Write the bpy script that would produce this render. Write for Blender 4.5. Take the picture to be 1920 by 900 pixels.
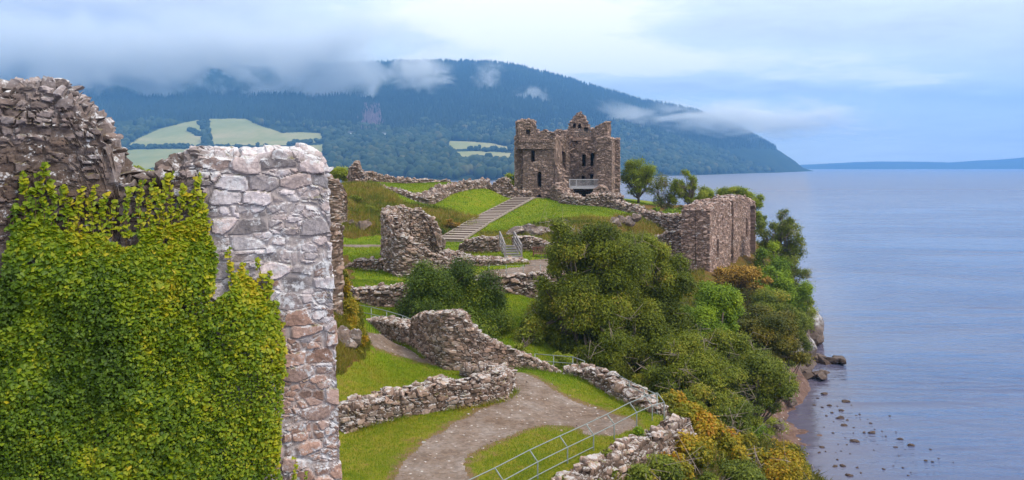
import bpy, bmesh, math, random
import numpy as np
from math import radians, sin, cos, pi

# ------------------------------------------------------------------ scene, camera, light
sc = bpy.context.scene
for o in list(bpy.data.objects):
    bpy.data.objects.remove(o)
F, H, HY = 1663.0, 22.0, 311.0          # focal length in photo pixels, eye height above the loch, horizon row

cam_d = bpy.data.cameras.new("camera")
cam = bpy.data.objects.new("camera", cam_d)
sc.collection.objects.link(cam)
cam.location = (0, 0, H)
cam.rotation_euler = (radians(90), 0, 0)
cam_d.sensor_width = 36
cam_d.lens = 36 * F / 1920
cam_d.shift_y = -(450 - HY) / 1920
cam_d.clip_start, cam_d.clip_end = 0.5, 40000
sc.camera = cam

SUN_EL, SUN_AZ = radians(48), radians(115)      # azimuth clockwise from +Y (straight ahead): light from the right, a little behind
world = bpy.data.worlds.new("World")
sc.world = world
world.use_nodes = True

sun_d = bpy.data.lights.new("sun", 'SUN')
sun_d.energy = 2.3
sun_d.angle = radians(22)
sun_d.color = (1.0, 0.89, 0.72)
sun = bpy.data.objects.new("sun", sun_d)
sc.collection.objects.link(sun)
sun.rotation_euler = (pi / 2 - SUN_EL, 0, pi - SUN_AZ)

sc.view_settings.view_transform = 'Standard'
sc.view_settings.look = 'None'
sc.view_settings.exposure = 0.6
sc.view_settings.gamma = 1.0
sc.cycles.use_denoising = True
sc.cycles.max_bounces = 6
sc.cycles.diffuse_bounces = 3
sc.cycles.glossy_bounces = 2
sc.cycles.transmission_bounces = 3
sc.cycles.volume_bounces = 3
sc.cycles.transparent_max_bounces = 6
sc.cycles.volume_step_rate = 0.5
sc.cycles.volume_max_steps = 128
sc.cycles.use_adaptive_sampling = True
sc.cycles.adaptive_threshold = 0.02
sc.cycles.caustics_reflective = False
sc.cycles.caustics_refractive = False


# ------------------------------------------------------------------ node helper
class Nodes:
    def __init__(self, tree):
        self.t = tree
        tree.nodes.clear()

    def put(self, sock, v):
        if isinstance(v, bpy.types.NodeSocket):
            self.t.links.new(v, sock)
        elif v is not None:
            if sock.type == 'RGBA' and len(v) == 3:
                v = (*v, 1)
            sock.default_value = v

    def n(self, typ, ins=None, **props):
        nd = self.t.nodes.new(typ)
        for k, v in props.items():
            setattr(nd, k, v)
        for k, v in (ins or {}).items():
            self.put(nd.inputs[k], v)
        return nd

    def math(self, op, a, b=None, c=None, clamp=False):
        nd = self.t.nodes.new('ShaderNodeMath')
        nd.operation = op
        nd.use_clamp = clamp
        for i, v in enumerate((a, b, c)):
            if v is not None:
                self.put(nd.inputs[i], v)
        return nd.outputs[0]

    def mix(self, f, a, b, blend='MIX'):
        nd = self.t.nodes.new('ShaderNodeMix')
        nd.data_type = 'RGBA'
        nd.blend_type = blend
        nd.clamp_factor = True
        self.put(nd.inputs[0], f)
        self.put(nd.inputs[6], a)
        self.put(nd.inputs[7], b)
        return nd.outputs[2]

    def ramp(self, f, stops, interp='LINEAR'):
        nd = self.t.nodes.new('ShaderNodeValToRGB')
        nd.color_ramp.interpolation = interp
        e = nd.color_ramp.elements
        while len(e) < len(stops):
            e.new(0.5)
        for el, (p, c) in zip(e, stops):
            el.position = p
            el.color = (*c, 1) if len(c) == 3 else c
        self.put(nd.inputs[0], f)
        return nd.outputs[0]

    def range(self, v, a, b, c=0.0, d=1.0, smooth=True):
        nd = self.t.nodes.new('ShaderNodeMapRange')
        nd.interpolation_type = 'SMOOTHSTEP' if smooth else 'LINEAR'
        for i, x in enumerate((v, a, b, c, d)):
            self.put(nd.inputs[i], x)
        return nd.outputs[0]

    def noise(self, vec, scale, detail=4, rough=0.55, dist=0.0, out=0):
        nd = self.n('ShaderNodeTexNoise', {'Vector': vec, 'Scale': scale, 'Detail': detail, 'Roughness': rough, 'Distortion': dist})
        return nd.outputs[out]

    def scale(self, vec, s):
        nd = self.n('ShaderNodeVectorMath', operation='MULTIPLY')
        self.put(nd.inputs[0], vec)
        nd.inputs[1].default_value = s
        return nd.outputs[0]

    def sep(self, vec):
        return self.n('ShaderNodeSeparateXYZ', {0: vec}).outputs


def material(name):
    m = bpy.data.materials.new(name)
    m.use_nodes = True
    return m, Nodes(m.node_tree)


def finish(N, color, rough=0.9, bump=None, bump_d=0.02, bump_s=1.0, spec=0.3, translucent=0.0, metal=0.0):
    out = N.n('ShaderNodeOutputMaterial')
    ins = {'Base Color': color, 'Roughness': rough, 'Specular IOR Level': spec, 'Metallic': metal}
    if bump is not None:
        b = N.n('ShaderNodeBump', {'Height': bump, 'Distance': bump_d, 'Strength': bump_s})
        ins['Normal'] = b.outputs[0]
    p = N.n('ShaderNodeBsdfPrincipled', ins)
    s = p.outputs[0]
    if translucent:
        t = N.n('ShaderNodeBsdfTranslucent', {'Color': color})
        mx = N.n('ShaderNodeMixShader', {0: translucent, 1: s, 2: t.outputs[0]})
        s = mx.outputs[0]
    N.t.links.new(s, out.inputs['Surface'])


# ------------------------------------------------------------------ sky: Nishita behind an overcast deck
def build_sky():
    N = Nodes(world.node_tree)
    sky = N.n('ShaderNodeTexSky', sky_type='NISHITA')
    sky.sun_disc = False
    sky.sun_elevation = SUN_EL
    sky.sun_rotation = SUN_AZ
    co = N.n('ShaderNodeTexCoord').outputs['Generated']
    x, y, z = N.sep(co)
    zc = N.math('MAXIMUM', z, 0.0)
    # flat cloud deck: the direction divided by its height gives long streaks towards the horizon
    den = N.math('ADD', zc, 0.10)
    u = N.math('DIVIDE', x, den)
    v = N.math('DIVIDE', y, den)
    deck = N.n('ShaderNodeCombineXYZ', {0: u, 1: N.math('MULTIPLY', v, 1.0), 2: 0.0}).outputs[0]
    n1 = N.noise(deck, 0.42, 5, 0.52, 0.6)
    n2 = N.noise(deck, 1.3, 5, 0.55, 0.4)
    nn = N.math('ADD', N.math('MULTIPLY', n1, 0.72), N.math('MULTIPLY', n2, 0.28))
    # masses of thicker and thinner cloud ahead: (azimuth column, elevation row in photo pixels, widths, amount)
    yy = N.math('MAXIMUM', y, 0.05)
    az, el = N.math('DIVIDE', x, yy), N.math('DIVIDE', z, yy)
    wob = N.math('SUBTRACT', N.noise(deck, 0.8, 4, 0.55, 0.3), 0.5)
    wob2 = N.math('SUBTRACT', N.noise(deck, 1.9, 5, 0.6, 0.3), 0.5)
    acc = N.math('MULTIPLY', N.math('ADD', N.math('MULTIPLY', wob, 0.50), N.math('ADD', N.math('MULTIPLY', wob2, 0.36), N.math('MULTIPLY', N.math('SUBTRACT', N.noise(deck, 5.0, 5, 0.65, 0.6), 0.5), 0.18))), 1.0)
    for px, py, sx, sy, am in [(740, 25, 190, 30, .20), (1010, 80, 230, 42, .24), (1270, 118, 330, 18, .16), (1320, 208, 210, 18, .26), (1620, 150, 330, 12, .12), (980, 20, 160, 30, .12), (1720, 62, 260, 24, -.17), (1340, 168, 250, 13, -.16), (1870, 190, 190, 15, -.14),
                               (1720, 255, 380, 30, -.10), (150, 110, 340, 80, -.22), (330, 15, 210, 26, -.03), (1500, 20, 180, 18, .05), (860, 125, 120, 26, -.02)]:
        da = N.math('MULTIPLY', N.math('ADD', N.math('SUBTRACT', az, (px - 960) / F), N.math('MULTIPLY', wob, 0.10)), F / sx)
        de = N.math('MULTIPLY', N.math('ADD', N.math('SUBTRACT', el, (HY - py) / F), N.math('MULTIPLY', wob2, 0.03)), F / sy)
        g = N.math('POWER', 2.718, N.math('MULTIPLY', N.math('ADD', N.math('MULTIPLY', da, da), N.math('MULTIPLY', de, de)), -0.5))
        acc = N.math('MULTIPLY_ADD', g, am, acc)
    side = N.range(x, -0.50, 0.05, -0.21, 0.02)
    hor = N.range(z, 0.0, 0.06, -0.05, 0.0)
    ahead = N.range(y, 0.1, 0.5, 0, 1)
    lum = N.math('ADD', N.math('ADD', 0.435, N.math('MULTIPLY', acc, ahead)), N.math('ADD', side, hor))
    lum = N.math('ADD', lum, N.math('MULTIPLY', N.math('SUBTRACT', nn, 0.5), 0.35))
    col = N.ramp(lum, [(0.02, (4.4, 4.6, 6.0)), (0.20, (6.0, 6.1, 6.7)), (0.36, (7.2, 7.4, 7.4)), (0.50, (8.2, 8.6, 8.2)), (0.64, (11.6, 11.0, 9.4))])
    # an overcast sky is brighter and whiter overhead than at the horizon
    over = N.range(z, 0.22, 0.75, 0.0, 1.0)
    col = N.mix(over, col, (11.6, 11.7, 11.1))
    col = N.mix(0.9, sky.outputs[0], col)
    bg = N.n('ShaderNodeBackground', {'Color': col, 'Strength': 0.1})
    out = N.n('ShaderNodeOutputWorld')
    N.t.links.new(bg.outputs[0], out.inputs[0])


build_sky()

# ------------------------------------------------------------------ numeric helpers
rng = np.random.default_rng(7)


def P(px, py, d):
    """World point seen at photo pixel (px, py) and at distance d ahead."""
    return np.array([(px - 960) / F * d, d, H - (py - HY) / F * d])


def pix(V):
    return 960 + V[:, 0] / V[:, 1] * F, HY + (H - V[:, 2]) / V[:, 1] * F


def _h(ix, iy, iz, seed):
    h = (ix.astype(np.int64) * 374761393 + iy.astype(np.int64) * 668265263 + iz.astype(np.int64) * 2147483647 + seed * 974634521) & 0xFFFFFFFF
    h = h.astype(np.uint64)
    h = ((h ^ (h >> np.uint64(13))) * np.uint64(1274126177)) & np.uint64(0xFFFFFFFF)
    h = ((h ^ (h >> np.uint64(16))) * np.uint64(2246822519)) & np.uint64(0xFFFFFFFF)
    h = h ^ (h >> np.uint64(15))
    return (h & np.uint64(0xFFFFFF)).astype(np.float64) / 16777216.0


def vnoise(p, seed=0):
    i = np.floor(p).astype(np.int64)
    f = p - i
    f = f * f * (3 - 2 * f)
    r = 0
    for dx in (0, 1):
        wx = f[:, 0] if dx else 1 - f[:, 0]
        for dy in (0, 1):
            wy = f[:, 1] if dy else 1 - f[:, 1]
            for dz in (0, 1):
                wz = f[:, 2] if dz else 1 - f[:, 2]
                r = r + wx * wy * wz * _h(i[:, 0] + dx, i[:, 1] + dy, i[:, 2] + dz, seed)
    return r


def fbm(p, octv=4, seed=0, gain=0.5):
    a, s, t = 1.0, 0.0, 0.0
    for k in range(octv):
        s = s + a * vnoise(p * 2 ** k + 17.3 * k, seed + k)
        t += a
        a *= gain
    return s / t - 0.5


def worley(p, cell, seed=0, jit=0.75, pn=2.6):
    """Nearest two cell points of a jittered, row-staggered grid: (F1, F2, random 1, random 2 of the nearest)."""
    q = p / np.array(cell)
    wob = 0.22 * fbm(q * 1.1, 2, seed + 50) 
    q = q + np.stack([wob, -wob, wob * 0.6], 1)
    iz = np.floor(q[:, 2]).astype(np.int64)
    F1 = np.full(len(p), 9e9)
    F2 = np.full(len(p), 9e9)
    r1 = np.zeros(len(p))
    r2 = np.zeros(len(p))
    for dz in (-1, 0, 1):
        cz = iz + dz
        off = _h(cz, cz * 0 + 5, cz * 0 + 9, seed + 3)
        qx, qy = q[:, 0] + off, q[:, 1] + off * 0.7
        ix, iy = np.floor(qx).astype(np.int64), np.floor(qy).astype(np.int64)
        for dx in (-1, 0, 1):
            for dy in (-1, 0, 1):
                cx, cy = ix + dx, iy + dy
                a = _h(cx, cy, cz, seed)
                b = _h(cx, cy, cz, seed + 1)
                c = _h(cx, cy, cz, seed + 2)
                ex = np.abs(cx + 0.5 + jit * (a - 0.5) - qx)
                ey = np.abs(cy + 0.5 + jit * (b - 0.5) - qy)
                ez = np.abs(cz + 0.5 + jit * 0.8 * (c - 0.5) - q[:, 2])
                d = (ex ** pn + ey ** pn + ez ** pn) ** (1 / pn)
                near = d < F1
                F2 = np.where(near, F1, np.minimum(F2, d))
                F1 = np.where(near, d, F1)
                r1 = np.where(near, a * 7.13 % 1.0, r1)
                r2 = np.where(near, (b * 5.7 + c * 3.1) % 1.0, r2)
    return F1, F2, r1, r2


def sstep(x, a, b):
    t = np.clip((x - a) / (b - a), 0, 1)
    return t * t * (3 - 2 * t)


def in_poly(x, y, poly):
    r = np.zeros(len(x), bool)
    n = len(poly)
    for i in range(n):
        x1, y1 = poly[i]
        x2, y2 = poly[(i + 1) % n]
        if y1 == y2:
            continue
        c = ((y1 > y) != (y2 > y)) & (x < (x2 - x1) * (y - y1) / (y2 - y1) + x1)
        r ^= c
    return r


# ------------------------------------------------------------------ object helpers
def mesh_from(name, parts, attrs=None, smooth=True):
    """parts: [(verts (n,3), faces (m,k))...]; attrs: {name: array over all verts (n,) or (n,4)}."""
    V = np.concatenate([np.asarray(p[0], float).reshape(-1, 3) for p in parts])
    loops, sizes = [], []
    off = 0
    for v, f in parts:
        f = np.asarray(f, np.int64)
        loops.append((f + off).ravel())
        sizes.append(np.full(len(f), f.shape[1], np.int64))
        off += len(v)
    loops = np.concatenate(loops)
    sizes = np.concatenate(sizes)
    me = bpy.data.meshes.new(name)
    me.vertices.add(len(V))
    me.vertices.foreach_set('co', V.astype(np.float32).ravel())
    me.loops.add(len(loops))
    me.loops.foreach_set('vertex_index', loops.astype(np.int32))
    me.polygons.add(len(sizes))
    st = np.zeros(len(sizes), np.int32)
    st[1:] = np.cumsum(sizes)[:-1]
    me.polygons.foreach_set('loop_start', st)
    me.polygons.foreach_set('use_smooth', np.full(len(sizes), smooth, bool))
    for k, a in (attrs or {}).items():
        a = np.asarray(a, np.float32)
        if a.ndim == 1:
            at = me.attributes.new(k, 'FLOAT', 'POINT')
            at.data.foreach_set('value', a)
        else:
            at = me.attributes.new(k, 'FLOAT_COLOR', 'POINT')
            at.data.foreach_set('color', a.ravel())
    me.update(calc_edges=True)
    me.validate()
    return me


def link(name, me, mat=None, parent=None, loc=(0, 0, 0)):
    o = bpy.data.objects.new(name, me)
    sc.collection.objects.link(o)
    o.location = loc
    if mat is not None and me is not None and len(me.materials) == 0:
        me.materials.append(mat)
    if parent is not None:
        o.parent = parent
    return o


def tag(o, label, cat, group=None, kind=None):
    o['label'] = label
    o['category'] = cat
    if group:
        o['group'] = group
    o['kind'] = kind or 'thing'
    return o


def setting(o, kind='structure', label=None, cat=None):
    o['kind'] = kind
    if label:
        o['label'] = label
        o['category'] = cat
    return o


def empty(name, loc):
    o = bpy.data.objects.new(name, None)
    o.empty_display_size = 0.3
    sc.collection.objects.link(o)
    o.location = loc
    return o


def tube(pts, radii, k=6):
    """A tapered tube through pts."""
    pts = np.asarray(pts, float)
    n = len(pts)
    radii = np.broadcast_to(np.asarray(radii, float), (n,))
    T = np.gradient(pts, axis=0)
    T /= np.linalg.norm(T, axis=1)[:, None] + 1e-9
    ref = np.where(np.abs(T[:, 2:3]) > 0.9, np.array([[1.0, 0, 0]]), np.array([[0, 0, 1.0]]))
    A = np.cross(T, ref)
    A /= np.linalg.norm(A, axis=1)[:, None] + 1e-9
    B = np.cross(T, A)
    a = np.linspace(0, 2 * pi, k, endpoint=False)
    V = pts[:, None] + radii[:, None, None] * (A[:, None] * np.cos(a)[None, :, None] + B[:, None] * np.sin(a)[None, :, None])
    V = np.concatenate([V.reshape(-1, 3), pts[:1], pts[-1:]])
    Fq = []
    for i in range(n - 1):
        for j in range(k):
            j2 = (j + 1) % k
            Fq.append((i * k + j, i * k + j2, (i + 1) * k + j2, (i + 1) * k + j))
    c0, c1 = n * k, n * k + 1
    for j in range(k):
        j2 = (j + 1) % k
        Fq.append((c0, j2, j, j))
        Fq.append((c1, (n - 1) * k + j, (n - 1) * k + j2, (n - 1) * k + j2))
    quads = [f for f in Fq if len(set(f)) == 4]
    tris = [f[:3] for f in Fq if len(set(f)) == 3]
    return [(V, np.array(quads)), (np.zeros((0, 3)), np.array(tris) - len(V))]


def boxes(lst):
    """lst of (centre, size, rotz) -> parts."""
    out = []
    for c, s, rz in lst:
        c, s = np.array(c, float), np.array(s, float) / 2
        v = np.array([(x, y, z) for x in (-1, 1) for y in (-1, 1) for z in (-1, 1)], float) * s
        R = np.array([[cos(rz), -sin(rz), 0], [sin(rz), cos(rz), 0], [0, 0, 1]])
        v = v @ R.T + c
        out.append((v, np.array([(0, 1, 3, 2), (4, 6, 7, 5), (0, 4, 5, 1), (2, 3, 7, 6), (0, 2, 6, 4), (1, 5, 7, 3)])))
    return out


def beam(a, b, w, h):
    """A box from a to b."""
    a, b = np.array(a, float), np.array(b, float)
    t = b - a
    t /= np.linalg.norm(t)
    ref = np.array([0, 0, 1.0]) if abs(t[2]) < 0.95 else np.array([1.0, 0, 0])
    s = np.cross(t, ref)
    s /= np.linalg.norm(s)
    u = np.cross(s, t)
    v = []
    for p in (a, b):
        for i, j in ((-1, -1), (1, -1), (1, 1), (-1, 1)):
            v.append(p + s * i * w / 2 + u * j * h / 2)
    return [(np.array(v), np.array([(0, 1, 5, 4), (1, 2, 6, 5), (2, 3, 7, 6), (3, 0, 4, 7), (3, 2, 1, 0), (4, 5, 6, 7)]))]


def ico(sub):
    bm = bmesh.new()
    bmesh.ops.create_icosphere(bm, subdivisions=sub, radius=1)
    V = np.array([v.co[:] for v in bm.verts])
    Fc = np.array([[v.index for v in f.verts] for f in bm.faces])
    bm.free()
    return V, Fc


ICO = {k: ico(k) for k in (1, 2, 3, 4, 5)}


def rock(size, seed, sub=3, rough=0.35, blocky=0.55):
    """A broken, angular stone: planes cut off a sphere, then roughened."""
    V, Fc = ICO[sub]
    r = np.random.default_rng(seed)
    V = V.copy()
    for _ in range(14):
        n = r.normal(size=3)
        n /= np.linalg.norm(n)
        d = r.uniform(blocky, 0.92)
        over = V @ n - d
        V -= np.outer(np.where(over > 0, over, 0), n)
    V *= 1 + rough * fbm(V * 1.7 + seed * 3.1, 4, seed)[:, None]
    return V * np.array(size), Fc


# ------------------------------------------------------------------ masonry
def resample(pts, res):
    pts = np.asarray(pts, float)
    seg = np.linalg.norm(np.diff(pts[:, :2], axis=0), axis=1)
    s = np.concatenate([[0], np.cumsum(seg)])
    n = max(4, int(s[-1] / res) + 1)
    u = np.linspace(0, s[-1], n)
    return np.stack([np.interp(u, s, pts[:, k]) for k in range(pts.shape[1])], 1), u


def masonry(path, thick, stone=(0.34, 0.34, 0.17), res=0.06, seed=1, amp=0.05, jag=0.12, bulge=0.06, step=None, holes=(),
            top_n=None, batter=0.0, rows=None, deep_rows=0, cap_stones=0, cap_size=0.16, lichen=0.0, stain=None, two_size=True, shear=0.0, sub=2, ew=0.2, mod=None, ridge=0.0):
    """A ruined rubble wall along path [(x, y, z foot, z top)...]: one closed skin pushed in and out by its own stones,
    with loose stones bedded on its broken top. Returns parts, attributes and the faces of its openings."""
    pts, u = resample(path, res)
    n = len(pts)
    xy = pts[:, :2].copy()
    k = max(1, int(0.25 / res))
    T = np.zeros_like(xy)
    T[1:-1] = xy[2:] - xy[:-2]
    T[0], T[-1] = xy[1] - xy[0], xy[-1] - xy[-2]
    T /= np.linalg.norm(T, axis=1)[:, None] + 1e-9
    ker = np.ones(2 * k + 1) / (2 * k + 1)
    T = np.stack([np.convolve(np.pad(T[:, i], k, 'edge'), ker, 'valid') for i in (0, 1)], 1)
    T /= np.linalg.norm(T, axis=1)[:, None] + 1e-9
    Nn = np.stack([T[:, 1], -T[:, 0]], 1)                      # to the right of the walking direction: the front
    zb, zt = pts[:, 2], pts[:, 3].copy()
    q = np.stack([u, u * 0, u * 0 + seed], 1)
    zt += jag * 2.2 * fbm(q / (stone[0] * 2.2), 2, seed) + jag * 1.2 * (np.floor(4 * vnoise(q / stone[0] * 1.1, seed + 4)) / 4 - 0.5)
    zt = np.maximum(zt, zb + 0.1)
    h = thick / 2
    ne = max(3, int(h / res))
    # columns: end cap, run, end cap
    idx = np.concatenate([np.zeros(ne, int), np.arange(n), np.full(ne, n - 1)])
    half = np.concatenate([np.linspace(0.02, 1, ne, endpoint=False), np.ones(n), np.linspace(1, 0.02, ne + 1)[1:]]) * h
    hmax = (zt - zb).max()
    if rows is None:
        rows = np.linspace(0, 1, max(4, int(hmax / res)))
    rows = np.asarray(rows)
    nt = top_n or max(4, int(thick / res))
    side = np.concatenate([-np.ones(len(rows)), np.linspace(-1, 1, nt + 2)[1:-1], np.ones(len(rows))])
    tt = np.concatenate([rows, np.ones(nt), rows[::-1]])
    kind = np.concatenate([np.zeros(len(rows)), np.ones(nt), np.full(len(rows), 2.0)])
    C = len(idx)
    R = len(side)
    zcol = zb[idx][:, None] + (zt - zb)[idx][:, None] * tt[None, :]
    lat = -side[None, :] * half[:, None]                       # +: front
    bt = batter * (zt[idx][:, None] - zcol)
    lat = lat + np.sign(lat) * bt * (half[:, None] / h)
    X = xy[idx, 0][:, None] + Nn[idx, 0][:, None] * lat
    Y = xy[idx, 1][:, None] + Nn[idx, 1][:, None] * lat
    # end faces are not flat: let the middle of an end stand proud
    endp = np.zeros(C)
    endp[:ne] = -1
    endp[-ne:] = 1
    if shear:
        sh = shear * (zt.max() - zcol)
        X += T[idx, 0][:, None] * sh
        Y += T[idx, 1][:, None] * sh
    V = np.stack([X, Y, zcol], 2)
    # crown the top a little so that it is not a flat slab
    topm = (kind == 1)[None, :] * np.ones((C, 1))
    V[:, :, 2] += topm * bulge * (1 - side[None, :] ** 2)
    du = np.gradient(V, axis=0)
    dv = np.gradient(V, axis=1)
    Nrm = np.cross(du, dv)
    Nrm /= np.linalg.norm(Nrm, axis=2)[:, :, None] + 1e-9
    mid = np.stack([xy[idx, 0], xy[idx, 1]], 1)
    # orient outward
    outw = np.stack([Nn[idx, 0][:, None] * lat, Nn[idx, 1][:, None] * lat, topm], 2)
    sgn = np.sign((Nrm * outw).sum(2).sum())
    Nrm *= sgn
    fl = V.reshape(-1, 3)
    # stones live in wall-aligned coordinates
    ang = math.atan2(T[n // 2, 1], T[n // 2, 0])
    Rm = np.array([[cos(ang), sin(ang), 0], [-sin(ang), cos(ang), 0], [0, 0, 1]])
    q = fl @ Rm.T + seed * 7.77
    F1, F2, r1, r2 = worley(q, stone, seed)
    e = sstep(F2 - F1, 0.02, ew)
    ma, ms = (1.0, 0.0) if mod is None else mod(fl)
    if two_size:
        s2 = (stone[0] * 0.5, stone[1] * 0.5, stone[2] * 0.55)
        G1, G2, g1, g2 = worley(q + 31.7, s2, seed + 20)
        small = r2 > 0.62 - ms * 0.6
        e2 = np.minimum(sstep(G2 - G1, 0.02, ew * 1.3), sstep(F2 - F1, 0.0, 0.12))
        e = np.where(small, e2, e)
        hr = np.where(small, 0.15 + 0.6 * g2, 0.3 + 0.7 * ((r2 * 13.7) % 1))
        r1 = np.where(small, g1, r1)
        rv = np.where(small, g2, (r2 * 13.7) % 1)
    else:
        hr = 0.25 + 0.75 * r2
        rv = r2
    rough = fbm(q / (stone[0] * 0.45), 4, seed + 9)
    if ridge:
        rough = rough + ridge * (0.25 - np.abs(fbm(q / (stone[0] * 0.6) + 40, 4, seed + 19)) * 2)
    big = fbm(q / (stone[0] * 4.5), 3, seed + 13)
    tilt = (fbm(q / (stone[0] * 0.9) + r1[:, None] * 50, 1, seed + 15))
    disp = amp * 1.0 * tilt * e + amp * (e * hr * 1.3 - 0.5) + amp * 0.9 * rough * (0.4 + 0.6 * e) + amp * 1.6 * big
    tm = topm.ravel()
    disp = disp * ma * (1 + 0.8 * tm)
    # stones near a broken top stand more apart
    zz = (zt[idx][:, None] - zcol).ravel()
    disp *= 1 + 0.6 * np.exp(-np.maximum(zz, 0) / (stone[2] * 2.5))
    Vd = fl + Nrm.reshape(-1, 3) * disp[:, None]
    # openings: (u0, u1, z0, z1, depth, arched) on the front
    hole_id = np.full((C, R), -1)
    ucol = u[idx]
    Vg = Vd.reshape(C, R, 3)
    for hi, (u0, u1, z0, z1, dep, arch) in enumerate(holes):
        uu = ucol[:, None] * np.ones((1, R))
        zc = zcol
        ok = (kind == 0)[None, :] & (np.arange(C)[:, None] >= ne) & (np.arange(C)[:, None] < ne + n)
        zt_h = z1 - (np.abs(uu - (u0 + u1) / 2) / ((u1 - u0) / 2)) ** 2 * (u1 - u0) * 0.5 if arch else z1
        m = ok & (uu > u0) & (uu < u1) & (zc > z0) & (zc < zt_h)
        hole_id[m] = hi
        for a in (0, 1):
            Vg[:, :, a] -= np.where(m, Nn[idx, a][:, None] * dep, 0)
    Vd = Vg.reshape(-1, 3)
    ii = np.arange(C - 1)[:, None] * R + np.arange(R - 1)[None, :]
    quads = np.stack([ii, ii + 1, ii + R + 1, ii + R], 2).reshape(-1, 4)
    if sgn < 0:
        quads = quads[:, ::-1]
    hf = hole_id.reshape(-1)[quads]
    hole_faces = [quads[(hf == k).all(1)] for k in range(len(holes))]
    body = quads[~((hf == hf[:, :1]).all(1) & (hf[:, 0] >= 0))] if len(holes) else quads
    st = np.zeros(len(Vd)) if stain is None else stain(fl)
    A = np.stack([r1, rv, e, st], 1)
    parts = [(Vd, body)]
    att = [A]
    # loose stones along the top
    rr = np.random.default_rng(seed + 99)
    for j in range(cap_stones):
        ci = rr.integers(0, n)
        l = rr.uniform(-0.9, 0.9) * h
        s = cap_size * rr.uniform(0.55, 1.25)
        rv_, rf_ = rock((s * rr.uniform(0.9, 1.5), s * rr.uniform(0.8, 1.2), s * rr.uniform(0.34, 0.6)), int(rr.integers(1e6)), sub, 0.22, 0.42)
        a = rr.uniform(0, 6.28) if rr.random() < 0.3 else ang + rr.normal() * 0.2
        tl = rr.normal(size=2) * 0.12
        Rz = np.array([[cos(a), -sin(a), 0], [sin(a), cos(a), 0], [tl[0], tl[1], 1]])
        c = np.array([xy[ci, 0] + Nn[ci, 0] * l, xy[ci, 1] + Nn[ci, 1] * l, zt[ci] + bulge * (1 - (l / h) ** 2) + s * 0.12])
        if shear:
            c[:2] += T[ci] * shear * (zt.max() - zt[ci])
        parts.append((rv_ @ Rz.T + c, rf_))
        t0 = 0.0 if stain is None else float(stain(c[None])[0])
        att.append(np.tile([rr.random(), rr.random(), 1.0, t0], (len(rv_), 1)))
    return parts, np.concatenate(att), (Vd, A, hole_faces)


def stone_material(name, palette, mortar, lichen=0.5, lichen_col=(0.5, 0.5, 0.53), lichen_scale=3.0, fine=14.0, dark=(0.045, 0.029, 0.022), bump=0.02, moss=0.0, lich_thr=0.56, up=0.35):
    m, N = material(name)
    at = N.n('ShaderNodeAttribute', attribute_name='sc')
    r, g, b = N.n('ShaderNodeSeparateColor', {0: at.outputs['Color']}).outputs[:3]
    stain = at.outputs['Alpha']
    geo = N.n('ShaderNodeNewGeometry')
    pos = geo.outputs['Position']
    nz = N.sep(geo.outputs['Normal'])[2]
    col = N.ramp(r, palette)
    val = N.range(g, 0, 1, 0.5, 1.45, False)
    nf = N.noise(pos, fine, 5, 0.65)
    val = N.math('MULTIPLY', val, N.range(nf, 0.25, 0.75, 0.6, 1.4, False))
    col = N.mix(1.0, col, N.n('ShaderNodeCombineColor', {0: val, 1: val, 2: val}).outputs[0], 'MULTIPLY')
    col = N.mix(N.math('MULTIPLY', N.math('SUBTRACT', 1.0, b), 0.85), col, mortar)
    # stains of damp and soot with their own shape
    ns = N.noise(pos, lichen_scale * 0.6, 5, 0.7)
    sf = N.math('MULTIPLY', stain, N.range(ns, 0.25, 0.6, 0.55, 1.0))
    col = N.mix(sf, col, N.mix(nf, dark, tuple(2.6 * c for c in dark)))
    # white crustose lichen, mostly where rain falls
    nl = N.math('ADD', N.math('MULTIPLY', N.noise(pos, lichen_scale, 6, 0.75), 0.62), N.math('MULTIPLY', N.noise(pos, lichen_scale * 4.3, 5, 0.75), 0.38))
    nl = N.math('ADD', nl, N.math('MULTIPLY', N.math('MAXIMUM', nz, -0.3), up * 0.30))
    nl = N.math('SUBTRACT', nl, N.math('MULTIPLY', stain, 0.05))
    lf = N.math('MULTIPLY', N.range(nl, lich_thr, lich_thr + 0.07), lichen)
    col = N.mix(lf, col, N.mix(nf, tuple(0.6 * c for c in lichen_col), tuple(1.25 * c for c in lichen_col)))
    if moss:
        nm = N.math('ADD', N.noise(pos, lichen_scale * 1.3 + 0.37, 5, 0.7), N.math('MULTIPLY', nz, 0.16))
        col = N.mix(N.math('MULTIPLY', N.range(nm, 0.68, 0.76), moss), col, (0.12, 0.11, 0.02))
    hb = N.math('ADD', N.math('MULTIPLY', nf, 0.6), N.math('MULTIPLY', N.noise(pos, fine * 3.2, 4, 0.7), 0.4))
    finish(N, col, 0.92, hb, bump, 0.9, spec=0.2)
    return m


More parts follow.
